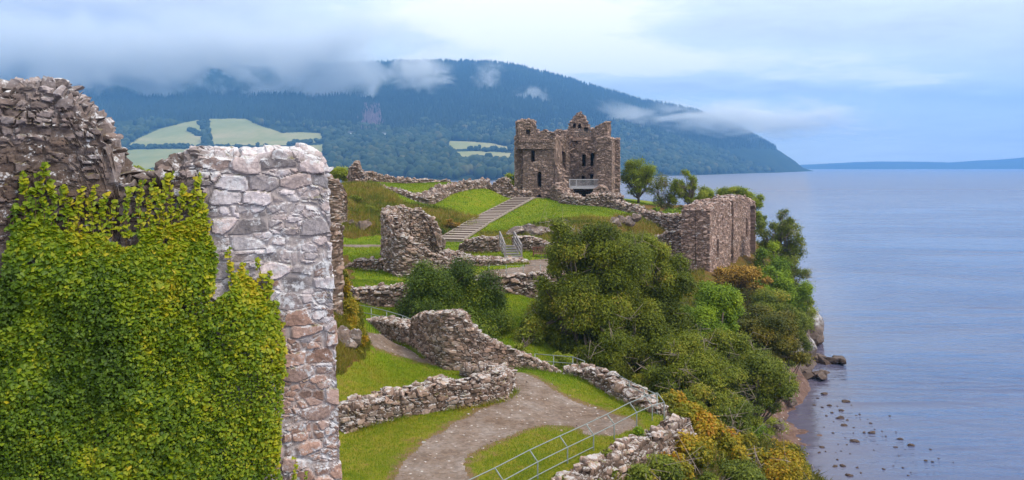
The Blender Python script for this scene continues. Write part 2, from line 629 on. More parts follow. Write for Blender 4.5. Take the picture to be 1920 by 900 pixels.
BROWN = [(0.0, (0.125, 0.085, 0.07)), (0.3, (0.20, 0.138, 0.115)), (0.55, (0.255, 0.17, 0.14)), (0.75, (0.215, 0.175, 0.165)), (1.0, (0.34, 0.24, 0.20))]
M_STONE = stone_material('rubble_stone', BROWN, (0.055, 0.038, 0.03), 0.9, (0.46, 0.44, 0.46), 2.8, 9.0, moss=0.6, lich_thr=0.578, up=0.42)
M_TOWER = stone_material('tower_stone', [(0.0, (0.155, 0.112, 0.10)), (0.5, (0.25, 0.178, 0.155)), (1.0, (0.33, 0.245, 0.22))], (0.12, 0.085, 0.072), 0.8, (0.40, 0.37, 0.38), 1.1, 3.5, bump=0.06, lich_thr=0.60, up=0.34)
M_NEAR = stone_material('weathered_wall_stone', [(0.0, (0.25, 0.225, 0.25)), (0.25, (0.42, 0.38, 0.42)), (0.5, (0.40, 0.33, 0.345)), (0.7, (0.46, 0.43, 0.48)), (0.85, (0.36, 0.27, 0.26)), (0.88, (0.28, 0.175, 0.145)), (1.0, (0.33, 0.215, 0.18))],
                        (0.36, 0.32, 0.335), 0.85, (0.60, 0.61, 0.68), 4.2, 30.0, bump=0.02, moss=0.6, lich_thr=0.515, up=0.20)
M_LOCH = stone_material('lochside_stone', [(0.0, (0.17, 0.11, 0.095)), (0.5, (0.27, 0.185, 0.16)), (1.0, (0.36, 0.255, 0.225))], (0.12, 0.08, 0.065), 0.85, (0.44, 0.42, 0.44), 1.1, 3.5, bump=0.06, lich_thr=0.59, up=0.4)
M_ROCK = stone_material('lichen_rock', [(0.0, (0.12, 0.085, 0.075)), (0.5, (0.2, 0.15, 0.135)), (1.0, (0.25, 0.2, 0.19))], (0.1, 0.08, 0.07), 0.9, (0.46, 0.46, 0.49), 2.2, 6.0, bump=0.06, lich_thr=0.575, up=0.2)


WALL_FEET = []


def ruin(name, label, path, thick, mat=None, group=None, cat='wall', parent=None, **kw):
    """path of (px, py foot, d, py top) in photo pixels at distance d."""
    pts = []
    for px, pb, d, pt in path:
        a, b = P(px, pb, d), P(px, pt, d)
        pts.append((a[0], a[1], a[2] - 0.35, b[2]))
    WALL_FEET.append((pts, thick))
    parts, A, (Vd, A0, hf) = masonry(pts, thick, **kw)
    me = mesh_from(name, parts, {'sc': A}, False)
    o = link(name, me, mat or M_STONE, parent)
    if parent is None:
        tag(o, label, cat, group)
    for f in hf:
        if len(f):
            used = np.unique(f)
            mp = np.zeros(len(Vd), int)
            mp[used] = np.arange(len(used))
            link('window_opening', mesh_from('window_opening', [(Vd[used], mp[f])], {'sc': A0[used]}), mat or M_STONE, o if parent is None else parent)
    return o

# ------------------------------------------------------------------ castle ground: a thin-plate surface through surveyed points
SURVEY_PIX = [
    # lower bailey
    (400, 900, 25), (640, 900, 26.5), (800, 900, 26.5), (900, 900, 26.6), (640, 805, 31), (760, 780, 32.5), (900, 762, 34), (960, 740, 35.5), (1000, 700, 39),
    (1040, 702, 41), (850, 692, 40), (780, 655, 43), (700, 635, 46), (690, 620, 48.5), (700, 690, 38.5), (640, 700, 35.5), (640, 650, 37), (655, 590, 41.5), (640, 540, 42.5),
    (600, 520, 44), (560, 600, 38), (540, 700, 33), (1080, 705, 41), (1190, 774, 34.6), (1100, 762, 35.5), (1080, 770, 34.8), (1050, 800, 32.3), (1000, 840, 29.6),
    (1008, 898, 26.9), (1064, 869, 28.3), (1113, 844, 29.6), (1151, 824, 30.8), (1194, 800, 32.3), (1240, 782, 33.7),
    # bailey behind the bush
    (850, 640, 50), (980, 590, 52), (690, 590, 49.5), (760, 585, 51), (910, 560, 56), (1010, 560, 57), (700, 578, 52.6), (700, 536, 56), (740, 516, 60), (660, 520, 59), (600, 500, 62),
    (920, 514, 59.2), (1000, 512, 59.2), (1050, 500, 62), (1045, 490, 66), (985, 492, 64), (690, 490, 67), (680, 470, 72), (680, 461, 75), (680, 452, 78), (620, 450, 78),
    (700, 444, 80), (800, 470, 72), (860, 480, 69), (920, 470, 71), (975, 462, 73), (1030, 460, 72),
    # knoll
    (700, 420, 83), (640, 400, 84), (600, 380, 88), (650, 366, 92), (700, 358, 96), (690, 346, 100), (640, 350, 103), (560, 360, 105), (760, 386, 93), (800, 392, 94), (850, 402, 93), (880, 414, 91), (800, 430, 85), (760, 420, 86),
    (826, 452, 80), (795, 381, 100), (830, 362, 106), (870, 356, 108), (905, 348, 113), (780, 348, 113), (840, 343, 121), (700, 340, 112), (920, 353, 114), (960, 374, 112), (900, 392, 101), (870, 384, 101),
    # slope with the steps
    (842, 452, 82), (905, 414, 93.5), (940, 395, 102), (985, 371, 111), (1050, 388, 104), (1120, 395, 98), (1160, 405, 94), (1000, 424, 88), (920, 440, 82), (1080, 410, 92), (1040, 436, 82), (1120, 432, 84),
    # keep
    (1020, 371, 116), (1070, 384, 114), (1100, 376, 116), (1160, 386, 115), (1000, 369, 124), (1100, 368, 128), (1200, 398, 108), (1240, 420, 105), (1285, 440, 102), (1210, 380, 125), (1250, 385, 128),
    (1230, 470, 96), (1280, 500, 95), (1300, 512, 91), (1330, 512, 91), (1370, 498, 102), (1410, 484, 114), (1250, 520, 86), (1180, 470, 85), (1150, 520, 74), (1100, 520, 66), (1130, 580, 58),
]
SURVEY_XYZ = [
    (-6, 7, 13.3), (0, 7, 13.0), (5, 7, 11), (-8, 14, 13.4), (0, 14, 12.8), (-12, 25, 13.5), (-12, 36, 15), (-20, 60, 15), (-30, 80, 15.5), (-45, 100, 13), (3.2, 21, 12.5), (-1.5, 24, 12.55), (-18, 28, 14), (-25, 40, 15),
    # bank falling to the loch
    (2.6, 26.6, 12.0), (4.3, 28.6, 11.75), (6.2, 30.6, 11.2), (7.6, 33.4, 10.7), (5.2, 23, 11.0), (7, 15, 6), (9, 22, 6.5), (10, 28, 6.6), (11, 34, 7.2), (15, 28, 2.6), (15, 36, 4.2), (19, 34, 0.6), (19, 42, 2.0), (15, 44, 5.6),
    (8, 42, 10.3), (8, 48, 9.6), (5, 50, 10), (12, 52, 7.6), (18, 52, 3.4), (18.6, 55, 0.8), (17, 60, 4), (20.4, 62, 0.1), (18.6, 64, 1.2), (23.3, 70, 0.12), (20.5, 71, 1.0), (17, 70, 3.4), (26.2, 82, 0.1), (23.5, 81, 1.4), (20.5, 81, 4.2),
    (30.0, 92, 0.1), (28, 91, 4.0), (24.5, 90, 8.6), (36.0, 106, 0.0), (33.4, 106, 4.0), (31, 106, 9.3), (41, 118, -0.4), (39, 119, 5), (36, 120, 9.6), (43, 135, 0), (40, 138, 7), (34, 140, 12), (24.2, 70.5, 0.05),
    (14, 66, 7.5), (16, 76, 8.6),
    (23.5, 62, -0.5), (29, 75, -0.7), (33, 88, -1.5), (41, 103, -2), (50, 120, -3), (25, 50, -1.2), (24, 40, -1.2), (25, 28, -1.2), (20, 16, -1.0), (34, 60, -2.5), (36, 40, -3), (50, 80, -3.5), (70, 110, -4), (60, 150, -4), (90, 150, -4),
    # far side of the headland
    (25, 142, 15), (10, 142, 16), (-10, 138, 17), (-30, 135, 15), (30, 165, 4), (10, 170, 6), (-15, 165, 8), (-45, 150, 8), (-75, 130, 9), (20, 190, -3), (-10, 195, -3), (-60, 190, -2), (-100, 170, 0), (50, 175, -3), (0, 215, -4), (-100, 215, -4), (100, 215, -4),
    (-60, 80, 14), (-90, 110, 12),
]


def build_survey():
    A = [P(*t) for t in SURVEY_PIX] + [np.array(t, float) for t in SURVEY_XYZ]
    return np.array(A)


SV = build_survey()


def _warp(x, y):
    return np.stack([x / y * 2.0, np.log(np.maximum(y, 3.0)) * 1.35], -1)


def _tps_fit():
    Q = _warp(SV[:, 0], SV[:, 1])
    n = len(Q)
    d2 = ((Q[:, None] - Q[None]) ** 2).sum(2)
    K = np.where(d2 > 0, 0.5 * d2 * np.log(np.maximum(d2, 1e-12)), 0) + np.eye(n) * 0.002
    Pm = np.concatenate([np.ones((n, 1)), Q], 1)
    M = np.zeros((n + 3, n + 3))
    M[:n, :n] = K
    M[:n, n:] = Pm
    M[n:, :n] = Pm.T
    w = np.linalg.solve(M, np.concatenate([SV[:, 2], np.zeros(3)]))
    return Q, w


TQ, TW = _tps_fit()


def ground_z(x, y):
    x, y = np.asarray(x, float).ravel(), np.asarray(y, float).ravel()
    q = _warp(x, y)
    out = np.empty(len(q))
    for a in range(0, len(q), 40000):
        s = q[a:a + 40000]
        d2 = ((s[:, None] - TQ[None]) ** 2).sum(2)
        out[a:a + 40000] = (0.5 * d2 * np.log(np.maximum(d2, 1e-12))) @ TW[:-3] + TW[-3] + s @ TW[-2:]
    return out


def gz(x, y):
    return float(ground_z([x], [y])[0])


PATH_POLYS = [
    [(700, 960), (735, 900), (760, 860), (815, 815), (870, 786), (905, 768), (945, 752), (966, 735), (962, 712), (950, 698), (985, 700), (1020, 716), (1050, 738), (1100, 762), (1140, 772), (1192, 788), (1200, 800), (1150, 815), (1092, 813),
     (1086, 803), (1060, 795), (1030, 794), (990, 803), (955, 817), (915, 832), (880, 850), (872, 868), (885, 900), (905, 960)],
    [(686, 622), (720, 628), (760, 640), (800, 660), (850, 684), (880, 696), (950, 698), (962, 712), (930, 716), (890, 700), (850, 688), (800, 680), (740, 664), (700, 648)],
    [(905, 509), (985, 500), (990, 488), (1040, 484), (1066, 492), (1060, 512), (1000, 519), (905, 522)],
    [(560, 459), (725, 459), (725, 463), (560, 463)],
    [(968, 368), (1020, 368), (1024, 372), (968, 372)],
]
ROUGH_POLYS = [      # unmown heather and dead grass on the knoll, the bank and round the outcrops
    [(560, 350), (690, 340), (720, 352), (760, 380), (800, 388), (850, 396), (885, 404), (900, 412), (880, 430), (845, 446), (815, 440), (780, 420), (720, 440), (660, 448), (560, 450)],
    [(900, 432), (960, 430), (1030, 415), (1100, 405), (1175, 405), (1300, 430), (1300, 520), (1060, 480), (900, 452)],
    [(560, 470), (655, 480), (668, 540), (680, 600), (694, 640), (690, 668), (640, 700), (560, 720)],
]


STEP_LINE = [(843, 452.5, 82), (905, 414, 93.5), (940, 395, 102), (984, 371.5, 111)]


def build_ground():
    S = np.linspace(-0.80, 0.74, 640)
    Yr = np.exp(np.linspace(math.log(6), math.log(213), 760))
    s, y = np.meshgrid(S, Yr)
    x = s * y
    sh = x.shape
    x, y = x.ravel(), y.ravel()
    z = ground_z(x, y)
    sl = np.array([P(*t) for t in STEP_LINE])
    for p0, p1 in zip(sl[:-1], sl[1:]):
        dv = p1[:2] - p0[:2]
        t = np.clip(((x - p0[0]) * dv[0] + (y - p0[1]) * dv[1]) / (dv @ dv), 0, 1)
        dist = np.hypot(x - p0[0] - t * dv[0], y - p0[1] - t * dv[1])
        lz = p0[2] + t * (p1[2] - p0[2]) - 0.06
        z = z + (lz - z) * (1 - sstep(dist, 1.5, 4.0))
    V = np.stack([x, y, z], 1)
    px, py = pix(V)
    wob = np.stack([x, y, x * 0], 1)
    n1 = fbm(wob * 0.9, 4, 3)
    n2 = fbm(wob * 0.35, 4, 9)
    scale = F / y
    wx = px + n1 * 0.7 * scale
    wy = py + n2 * 0.35 * scale * 0.3
    rough = np.zeros(len(V))
    for pl in ROUGH_POLYS:
        rough[in_poly(wx, wy, pl)] = 1
    rough[(y > 58) & (px + n1 * 60 > 1190) & (py > 384)] = 1
    # soft distance to the path for worn edges
    path = np.zeros(len(V), bool)
    worn = np.zeros(len(V))
    for k, pl in enumerate(PATH_POLYS):
        path |= in_poly(px + n1 * (0.5 if k < 2 else 0.05) * scale, py + n2 * 0.1 * scale * (1 if k < 2 else 0), pl)
        if k < 2:
            acc = np.zeros(len(V))
            for a in np.linspace(0, 2 * pi, 10, endpoint=False):
                for rr_ in (0.3, 1.0):
                    acc += in_poly(px + cos(a) * rr_ * scale + n1 * 0.5 * scale, py + sin(a) * rr_ * scale * 0.27 + n2 * 0.1 * scale, pl)
            worn = np.maximum(worn, acc / 20)
    bank = sstep(x - (0.9 + 0.165 * y + 0.6 * n2), 0.3, 2.2) * (y < 95) + 0.0
    line = np.interp(y, [0, 21, 26.9, 33.7, 41, 60, 80, 92, 115, 140, 220], [3, 3.4, 1.4, 6.0, 3.4, 6.5, 14, 22, 34, 30, 0])
    bank = sstep(x - line - 0.5 * n2, 0.2, 1.4)
    rough_k = np.clip(rough + bank, 0, 1)
    z = z + 0.035 * fbm(wob * 2.5, 3, 21) + rough_k * (0.9 * fbm(wob * 0.6, 4, 33) + 0.2 * fbm(wob * 4, 3, 35)) - 0.03 * worn
    V[:, 2] = z
    beach = (z < 2.1 + 1.2 * n2) & (x > 15) & (x < 33) & (y > 47) & (y < 91)
    ii = (np.arange(sh[0] - 1)[:, None] * sh[1] + np.arange(sh[1] - 1)[None, :]).ravel()
    Q = np.stack([ii, ii + 1, ii + sh[1] + 1, ii + sh[1]], 1)
    fp = path[Q].sum(1) >= 2
    fb = beach[Q].sum(1) >= 2
    return V, Q, dict(rough=rough, worn=worn, bank=bank), fp & ~fb, fb, path


def ground_material():
    m, N = material('meadow')
    rough = N.n('ShaderNodeAttribute', attribute_name='rough').outputs['Fac']
    worn = N.n('ShaderNodeAttribute', attribute_name='worn').outputs['Fac']
    bank = N.n('ShaderNodeAttribute', attribute_name='bank').outputs['Fac']
    pos = N.n('ShaderNodeNewGeometry').outputs['Position']
    a = N.noise(pos, 0.35, 5, 0.6)
    b = N.noise(pos, 2.2, 6, 0.7)
    c = N.noise(pos, 14, 5, 0.7)
    y = N.sep(pos)[1]
    t = N.math('ADD', N.math('MULTIPLY', N.noise(pos, 0.55, 6, 0.7), 0.6), N.math('MULTIPLY', b, 0.4))
    near = N.ramp(t, [(0.32, (0.095, 0.135, 0.007)), (0.46, (0.16, 0.18, 0.011)), (0.56, (0.215, 0.195, 0.022)), (0.66, (0.25, 0.165, 0.05))])
    far = N.ramp(t, [(0.32, (0.09, 0.150, 0.006)), (0.48, (0.14, 0.20, 0.007)), (0.58, (0.19, 0.21, 0.014)), (0.68, (0.24, 0.19, 0.045))])
    lawn = N.mix(N.range(y, 33, 41), near, far)
    lawn = N.mix(1.0, lawn, N.ramp(c, [(0.25, (0.6, 0.6, 0.6)), (0.75, (1.3, 1.3, 1.3))]), 'MULTIPLY')
    dirt = N.mix(b, (0.10, 0.055, 0.03), (0.24, 0.15, 0.10))
    wf = N.range(N.math('ADD', worn, N.math('MULTIPLY', N.math('SUBTRACT', b, 0.5), 1.1)), 0.12, 0.5)
    lawn = N.mix(N.math('MULTIPLY', wf, 0.9), lawn, dirt)
    rc = N.ramp(N.math('ADD', N.math('MULTIPLY', a, 0.45), N.math('MULTIPLY', b, 0.55)), [(0.32, (0.055, 0.065, 0.012)), (0.44, (0.105, 0.095, 0.014)), (0.53, (0.15, 0.085, 0.028)), (0.63, (0.175, 0.105, 0.045)), (0.74, (0.12, 0.13, 0.015))])
    rc = N.mix(1.0, rc, N.ramp(c, [(0.25, (0.45, 0.45, 0.45)), (0.75, (1.4, 1.4, 1.4))]), 'MULTIPLY')
    col = N.mix(N.range(N.math('ADD', rough, N.math('MULTIPLY', N.math('SUBTRACT', b, 0.5), 0.6)), 0.35, 0.65), lawn, rc)
    bk = N.ramp(b, [(0.3, (0.03, 0.034, 0.010)), (0.55, (0.075, 0.06, 0.025)), (0.75, (0.13, 0.09, 0.06))])
    zz = N.sep(pos)[2]
    rockf = N.range(N.math('ADD', zz, N.math('MULTIPLY', N.math('SUBTRACT', a, 0.5), 5.0)), 2.6, 4.2, 1.0, 0.0)
    bk = N.mix(rockf, bk, N.ramp(c, [(0.3, (0.05, 0.036, 0.03)), (0.5, (0.12, 0.085, 0.075)), (0.68, (0.27, 0.24, 0.24))]))
    col = N.mix(bank, col, bk)
    finish(N, col, 0.95, N.math('ADD', c, N.noise(pos, 45, 3, 0.7)), 0.05, 0.8, spec=0.1)
    return m


def gravel_material(name, stops, fine=9.0):
    m, N = material(name)
    pos = N.n('ShaderNodeNewGeometry').outputs['Position']
    a = N.noise(pos, 0.7, 5, 0.65)
    b = N.noise(pos, 5.0, 5, 0.7)
    v = N.n('ShaderNodeTexVoronoi', {'Vector': pos, 'Scale': fine})
    col = N.ramp(N.math('ADD', N.math('MULTIPLY', a, 0.7), N.math('MULTIPLY', b, 0.3)), stops)
    g = N.sep(v.outputs['Color'])[0]
    f = N.range(g, 0, 1, 0.78, 1.22, False)
    col = N.mix(1.0, col, N.n('ShaderNodeCombineColor', {0: f, 1: f, 2: f}).outputs[0], 'MULTIPLY')
    peb = N.math('MULTIPLY', N.range(g, 0.93, 0.97), N.range(v.outputs['Distance'], 0.45, 0.25))
    col = N.mix(peb, col, (0.42, 0.40, 0.40))
    finish(N, col, 0.95, N.math('ADD', N.math('MULTIPLY', b, 0.5), N.math('MULTIPLY', v.outputs['Distance'], -0.5)), 0.03, 0.7, spec=0.15)
    return m


GV, GQ, GA, f_path, f_beach, g_is_path = build_ground()


def submesh(name, V, Q, attrs, mask, mat, **kw):
    q = Q[mask]
    used = np.unique(q)
    mp = np.zeros(len(V), np.int64)
    mp[used] = np.arange(len(used))
    return link(name, mesh_from(name, [(V[used], mp[q])], {k: a[used] for k, a in attrs.items()}), mat)


setting(submesh('ground', GV, GQ, GA, ~(f_path | f_beach), ground_material()))
setting(submesh('gravel_path', GV, GQ, GA, f_path, gravel_material('gravel', [(0.32, (0.095, 0.060, 0.042)), (0.44, (0.145, 0.104, 0.084)), (0.56, (0.185, 0.145, 0.128)), (0.70, (0.25, 0.215, 0.208))])))
setting(submesh('shingle_beach', GV, GQ, GA, f_beach, gravel_material('shingle', [(0.3, (0.075, 0.042, 0.034)), (0.5, (0.125, 0.075, 0.062)), (0.7, (0.19, 0.13, 0.115))], 5.0)))


# ------------------------------------------------------------------ loch
def build_loch():
    m, N = material('loch_water')
    geo = N.n('ShaderNodeNewGeometry')
    pos = geo.outputs['Position']
    y = N.sep(pos)[1]
    x = N.sep(pos)[0]
    w1 = N.noise(N.scale(pos, (0.30, 0.85, 1)), 1.0, 4, 0.6, 0.5)
    w2 = N.noise(N.scale(pos, (0.05, 0.16, 1)), 1.0, 3, 0.6, 0.5)
    w3 = N.noise(N.scale(pos, (0.9, 2.2, 1)), 1.0, 2, 0.5)
    patch = N.noise(N.scale(pos, (0.012, 0.03, 1)), 1.0, 3, 0.55, 0.8)
    calm = N.range(N.math('SUBTRACT', x, N.math('MULTIPLY', y, 0.33)), -2, 16, 0.12, 1.0)     # sheltered shallows by the beach
    h = N.math('ADD', N.math('MULTIPLY', w1, 0.46), N.math('ADD', N.math('MULTIPLY', w2, 1.1), N.math('MULTIPLY', w3, 0.07)))
    h = N.math('MULTIPLY', h, N.math('MULTIPLY', calm, N.range(patch, 0.35, 0.65, 0.3, 1.25)))
    shallow = N.range(N.math('SUBTRACT', x, N.math('MULTIPLY', y, 0.33)), -1, 10, 1.0, 0.0)
    col = N.mix(shallow, (0.06, 0.083, 0.185), (0.10, 0.09, 0.14))
    bump = N.n('ShaderNodeBump', {'Height': h, 'Distance': 0.9, 'Strength': N.range(y, 60, 1500, 1.0, 0.6)})
    p = N.n('ShaderNodeBsdfPrincipled', {'Base Color': col, 'Roughness': N.range(y, 60, 900, 0.08, 0.28), 'IOR': 1.33, 'Specular IOR Level': 0.5, 'Specular Tint': (0.86, 0.91, 1.0, 1), 'Normal': bump.outputs[0]})
    out = N.n('ShaderNodeOutputMaterial')
    N.t.links.new(p.outputs[0], out.inputs['Surface'])
    X, Y0, Y1 = 6500.0, -60.0, 7900.0
    V = np.array([(-X, Y0, 0), (X, Y0, 0), (X, Y1, 0), (-X, Y1, 0)])
    setting(link('loch_water', mesh_from('loch_water', [(V, np.array([(0, 1, 2, 3)]))]), m))


build_loch()

# ------------------------------------------------------------------ far shore: mountain, fields, woods
HILL_KEYS = [   # photo column, shore distance, (middle distance, row), (crest distance, row)
    (-700, 1500, 2300, 230, 4300, 118), (0, 1400, 2300, 230, 4200, 120), (300, 1400, 2250, 236, 4200, 126), (500, 1380, 2250, 232, 4150, 128), (600, 1350, 2150, 248, 4100, 124), (700, 1330, 2150, 254, 4050, 119), (780, 1320, 2150, 260, 4000, 116),
    (830, 1320, 2150, 262, 4000, 116), (870, 1320, 2150, 264, 4000, 117), (920, 1335, 2150, 263, 4000, 119), (960, 1350, 2150, 261, 4000, 124), (1030, 1450, 2250, 261, 3980, 140), (1100, 1600, 2400, 262, 3950, 158), (1200, 1850, 2600, 268, 3950, 187),
    (1300, 2080, 2800, 276, 3950, 207), (1350, 2300, 2900, 283, 3920, 224), (1400, 2600, 3050, 291, 3900, 246), (1460, 2900, 3300, 299, 3880, 281), (1490, 3200, 3500, 306, 3850, 301), (1506, 3500, 3650, 315, 3820, 315.5), (1530, 3700, 3750, 322, 3800, 322), (1700, 3700, 3750, 325, 3800, 325),
]
FIELD_POLYS = [
    [(228, 279), (262, 258), (300, 241), (345, 230), (374, 224), (380, 250), (384, 274), (330, 274), (290, 276)],
    [(389, 223), (440, 222), (462, 223), (490, 236), (528, 249), (570, 247), (603, 250), (609, 266), (560, 270), (510, 274), (450, 272), (396, 276)],
    [(228, 281), (300, 279), (388, 278), (392, 320), (228, 322)],
    [(398, 279), (480, 277), (540, 276), (612, 270), (602, 292), (560, 300), (480, 305), (398, 310)],
    [(833, 264), (880, 265), (925, 269), (966, 279), (930, 281), (875, 279), (852, 280)],
    [(853, 284), (895, 283), (935, 285), (962, 287), (955, 296), (925, 294), (900, 291), (880, 295), (862, 293)],
]


def hill_profile(px, d):
    K = np.array(HILL_KEYS, float)
    c = [np.interp(px, K[:, 0], K[:, i]) for i in range(1, 6)]
    zs, zm, zc = 0.0, H - (c[2] - HY) / F * c[1], H - (c[4] - HY) / F * c[3]
    t1 = np.clip((d - c[0]) / (c[1] - c[0]), 0, 1)
    t2 = np.clip((d - c[1]) / (c[3] - c[1]), 0, 1)
    z = np.where(d < c[1], zm * (0.75 * t1 + 0.25 * t1 ** 2), zm + (zc - zm) * (0.8 * t2 + 0.2 * sstep(t2, 0, 1)))
    z = np.where(d > c[3], zc - (d - c[3]) * 0.22, z)
    return np.where(d < c[0], -(c[0] - d) * 0.02 - 0.5, z)


def hill_z(x, y):
    p = np.stack([x, y, x * 0], 1) / 420.0
    px = 960 + x / y * F
    z = hill_profile(px, y)
    k = np.clip(z / 60, 0, 1) * sstep(4400 - y, 0, 900)
    return z + k * (26 * fbm(p, 4, 5) + 10 * fbm(p * 3.1, 3, 8))


def build_hills():
    S = np.linspace(-0.85, 0.36, 560)
    Yr = np.exp(np.linspace(math.log(1150), math.log(5600), 330))
    s, y = np.meshgrid(S, Yr)
    sh = s.shape
    x, y = (s * y).ravel(), y.ravel()
    z = hill_z(x, y)
    V = np.stack([x, y, z], 1)
    px, py = pix(V)
    fld = np.full(len(V), -1)
    for k, pl in enumerate(FIELD_POLYS):
        fld[in_poly(px, py, pl) & (y < 2700)] = k
    ii = (np.arange(sh[0] - 1)[:, None] * sh[1] + np.arange(sh[1] - 1)[None, :]).ravel()
    Q = np.stack([ii, ii + 1, ii + sh[1] + 1, ii + sh[1]], 1)
    ff = fld[Q]
    fmask = (ff >= 0).sum(1) >= 3
    m, N = material('forest_floor')
    pos = N.n('ShaderNodeNewGeometry').outputs['Position']
    a = N.noise(pos, 0.012, 5, 0.65)
    finish(N, N.ramp(a, [(0.35, (0.016, 0.026, 0.016)), (0.6, (0.028, 0.042, 0.02)), (0.75, (0.06, 0.06, 0.035))]), 1.0, spec=0.0)
    setting(submesh('hillside', V, Q, {}, ~fmask, m))
    m, N = material('pasture')
    pos = N.n('ShaderNodeNewGeometry').outputs['Position']
    a = N.noise(pos, 0.006, 5, 0.6)
    b = N.noise(N.scale(pos, (1, 0.25, 1)), 0.05, 4, 0.6)
    col = N.ramp(N.math('ADD', N.math('MULTIPLY', a, 0.7), N.math('MULTIPLY', b, 0.3)), [(0.3, (0.16, 0.195, 0.08)), (0.5, (0.235, 0.24, 0.11)), (0.68, (0.33, 0.285, 0.165))])
    finish(N, col, 1.0, spec=0.0)
    setting(submesh('pasture_field', V, Q, {}, fmask, m))
    # far headlands across the water
    m, N = material('far_heath')
    pos = N.n('ShaderNodeNewGeometry').outputs['Position']
    finish(N, N.ramp(N.noise(pos, 0.004, 5, 0.6), [(0.35, (0.02, 0.03, 0.025)), (0.7, (0.05, 0.06, 0.04))]), 1.0, spec=0.0)
    kx = [1380, 1480, 1515, 1560, 1600, 1660, 1700, 1780, 1830, 1870, 1920, 2000, 2200, 2500]
    ky = [313, 310, 308.5, 306, 304, 303, 302.5, 305, 301, 299, 295, 290, 280, 270]
    S = np.linspace(0.22, 0.85, 260)
    T = np.array([0, 0.12, 0.3, 0.5, 0.72, 0.9, 1.0, 1.15, 1.5])
    d = 6000 + T[:, None] * 1000 + 0 * S[None]
    zc = np.interp(960 + S * F, kx, ky)
    zc = H - (zc - HY) / F * 7000
    pr = np.interp(T, [0, 1, 1.5], [0, 1, 0.2])
    z = zc[None] * pr[:, None] - 1.5 * (T[:, None] == 0)
    x = S[None] * d
    V = np.stack([x.ravel(), d.ravel(), z.ravel()], 1)
    V[:, 2] += 9 * fbm(V / 260, 4, 77) * np.clip(V[:, 2] / 30, 0, 1)
    ii = (np.arange(len(T) - 1)[:, None] * len(S) + np.arange(len(S) - 1)[None, :]).ravel()
    Q = np.stack([ii, ii + 1, ii + len(S) + 1, ii + len(S)], 1)
    setting(link('far_hills', mesh_from('far_hills', [(V, Q)]), m))


build_hills()


def foliage_material(name, stops, translucent=0.35, big=0.0, big_col=(0.2, 0.12, 0.02), rough=0.6):
    m, N = material(name)
    r = N.n('ShaderNodeAttribute', attribute_name='rnd').outputs['Fac']
    col = N.ramp(r, stops)
    if big:
        pos = N.n('ShaderNodeNewGeometry').outputs['Position']
        f = N.range(N.noise(pos, big, 4, 0.6), 0.54, 0.68)
        col = N.mix(N.math('MULTIPLY', f, 0.75), col, big_col)
    finish(N, col, rough, spec=0.25, translucent=translucent)
    return m


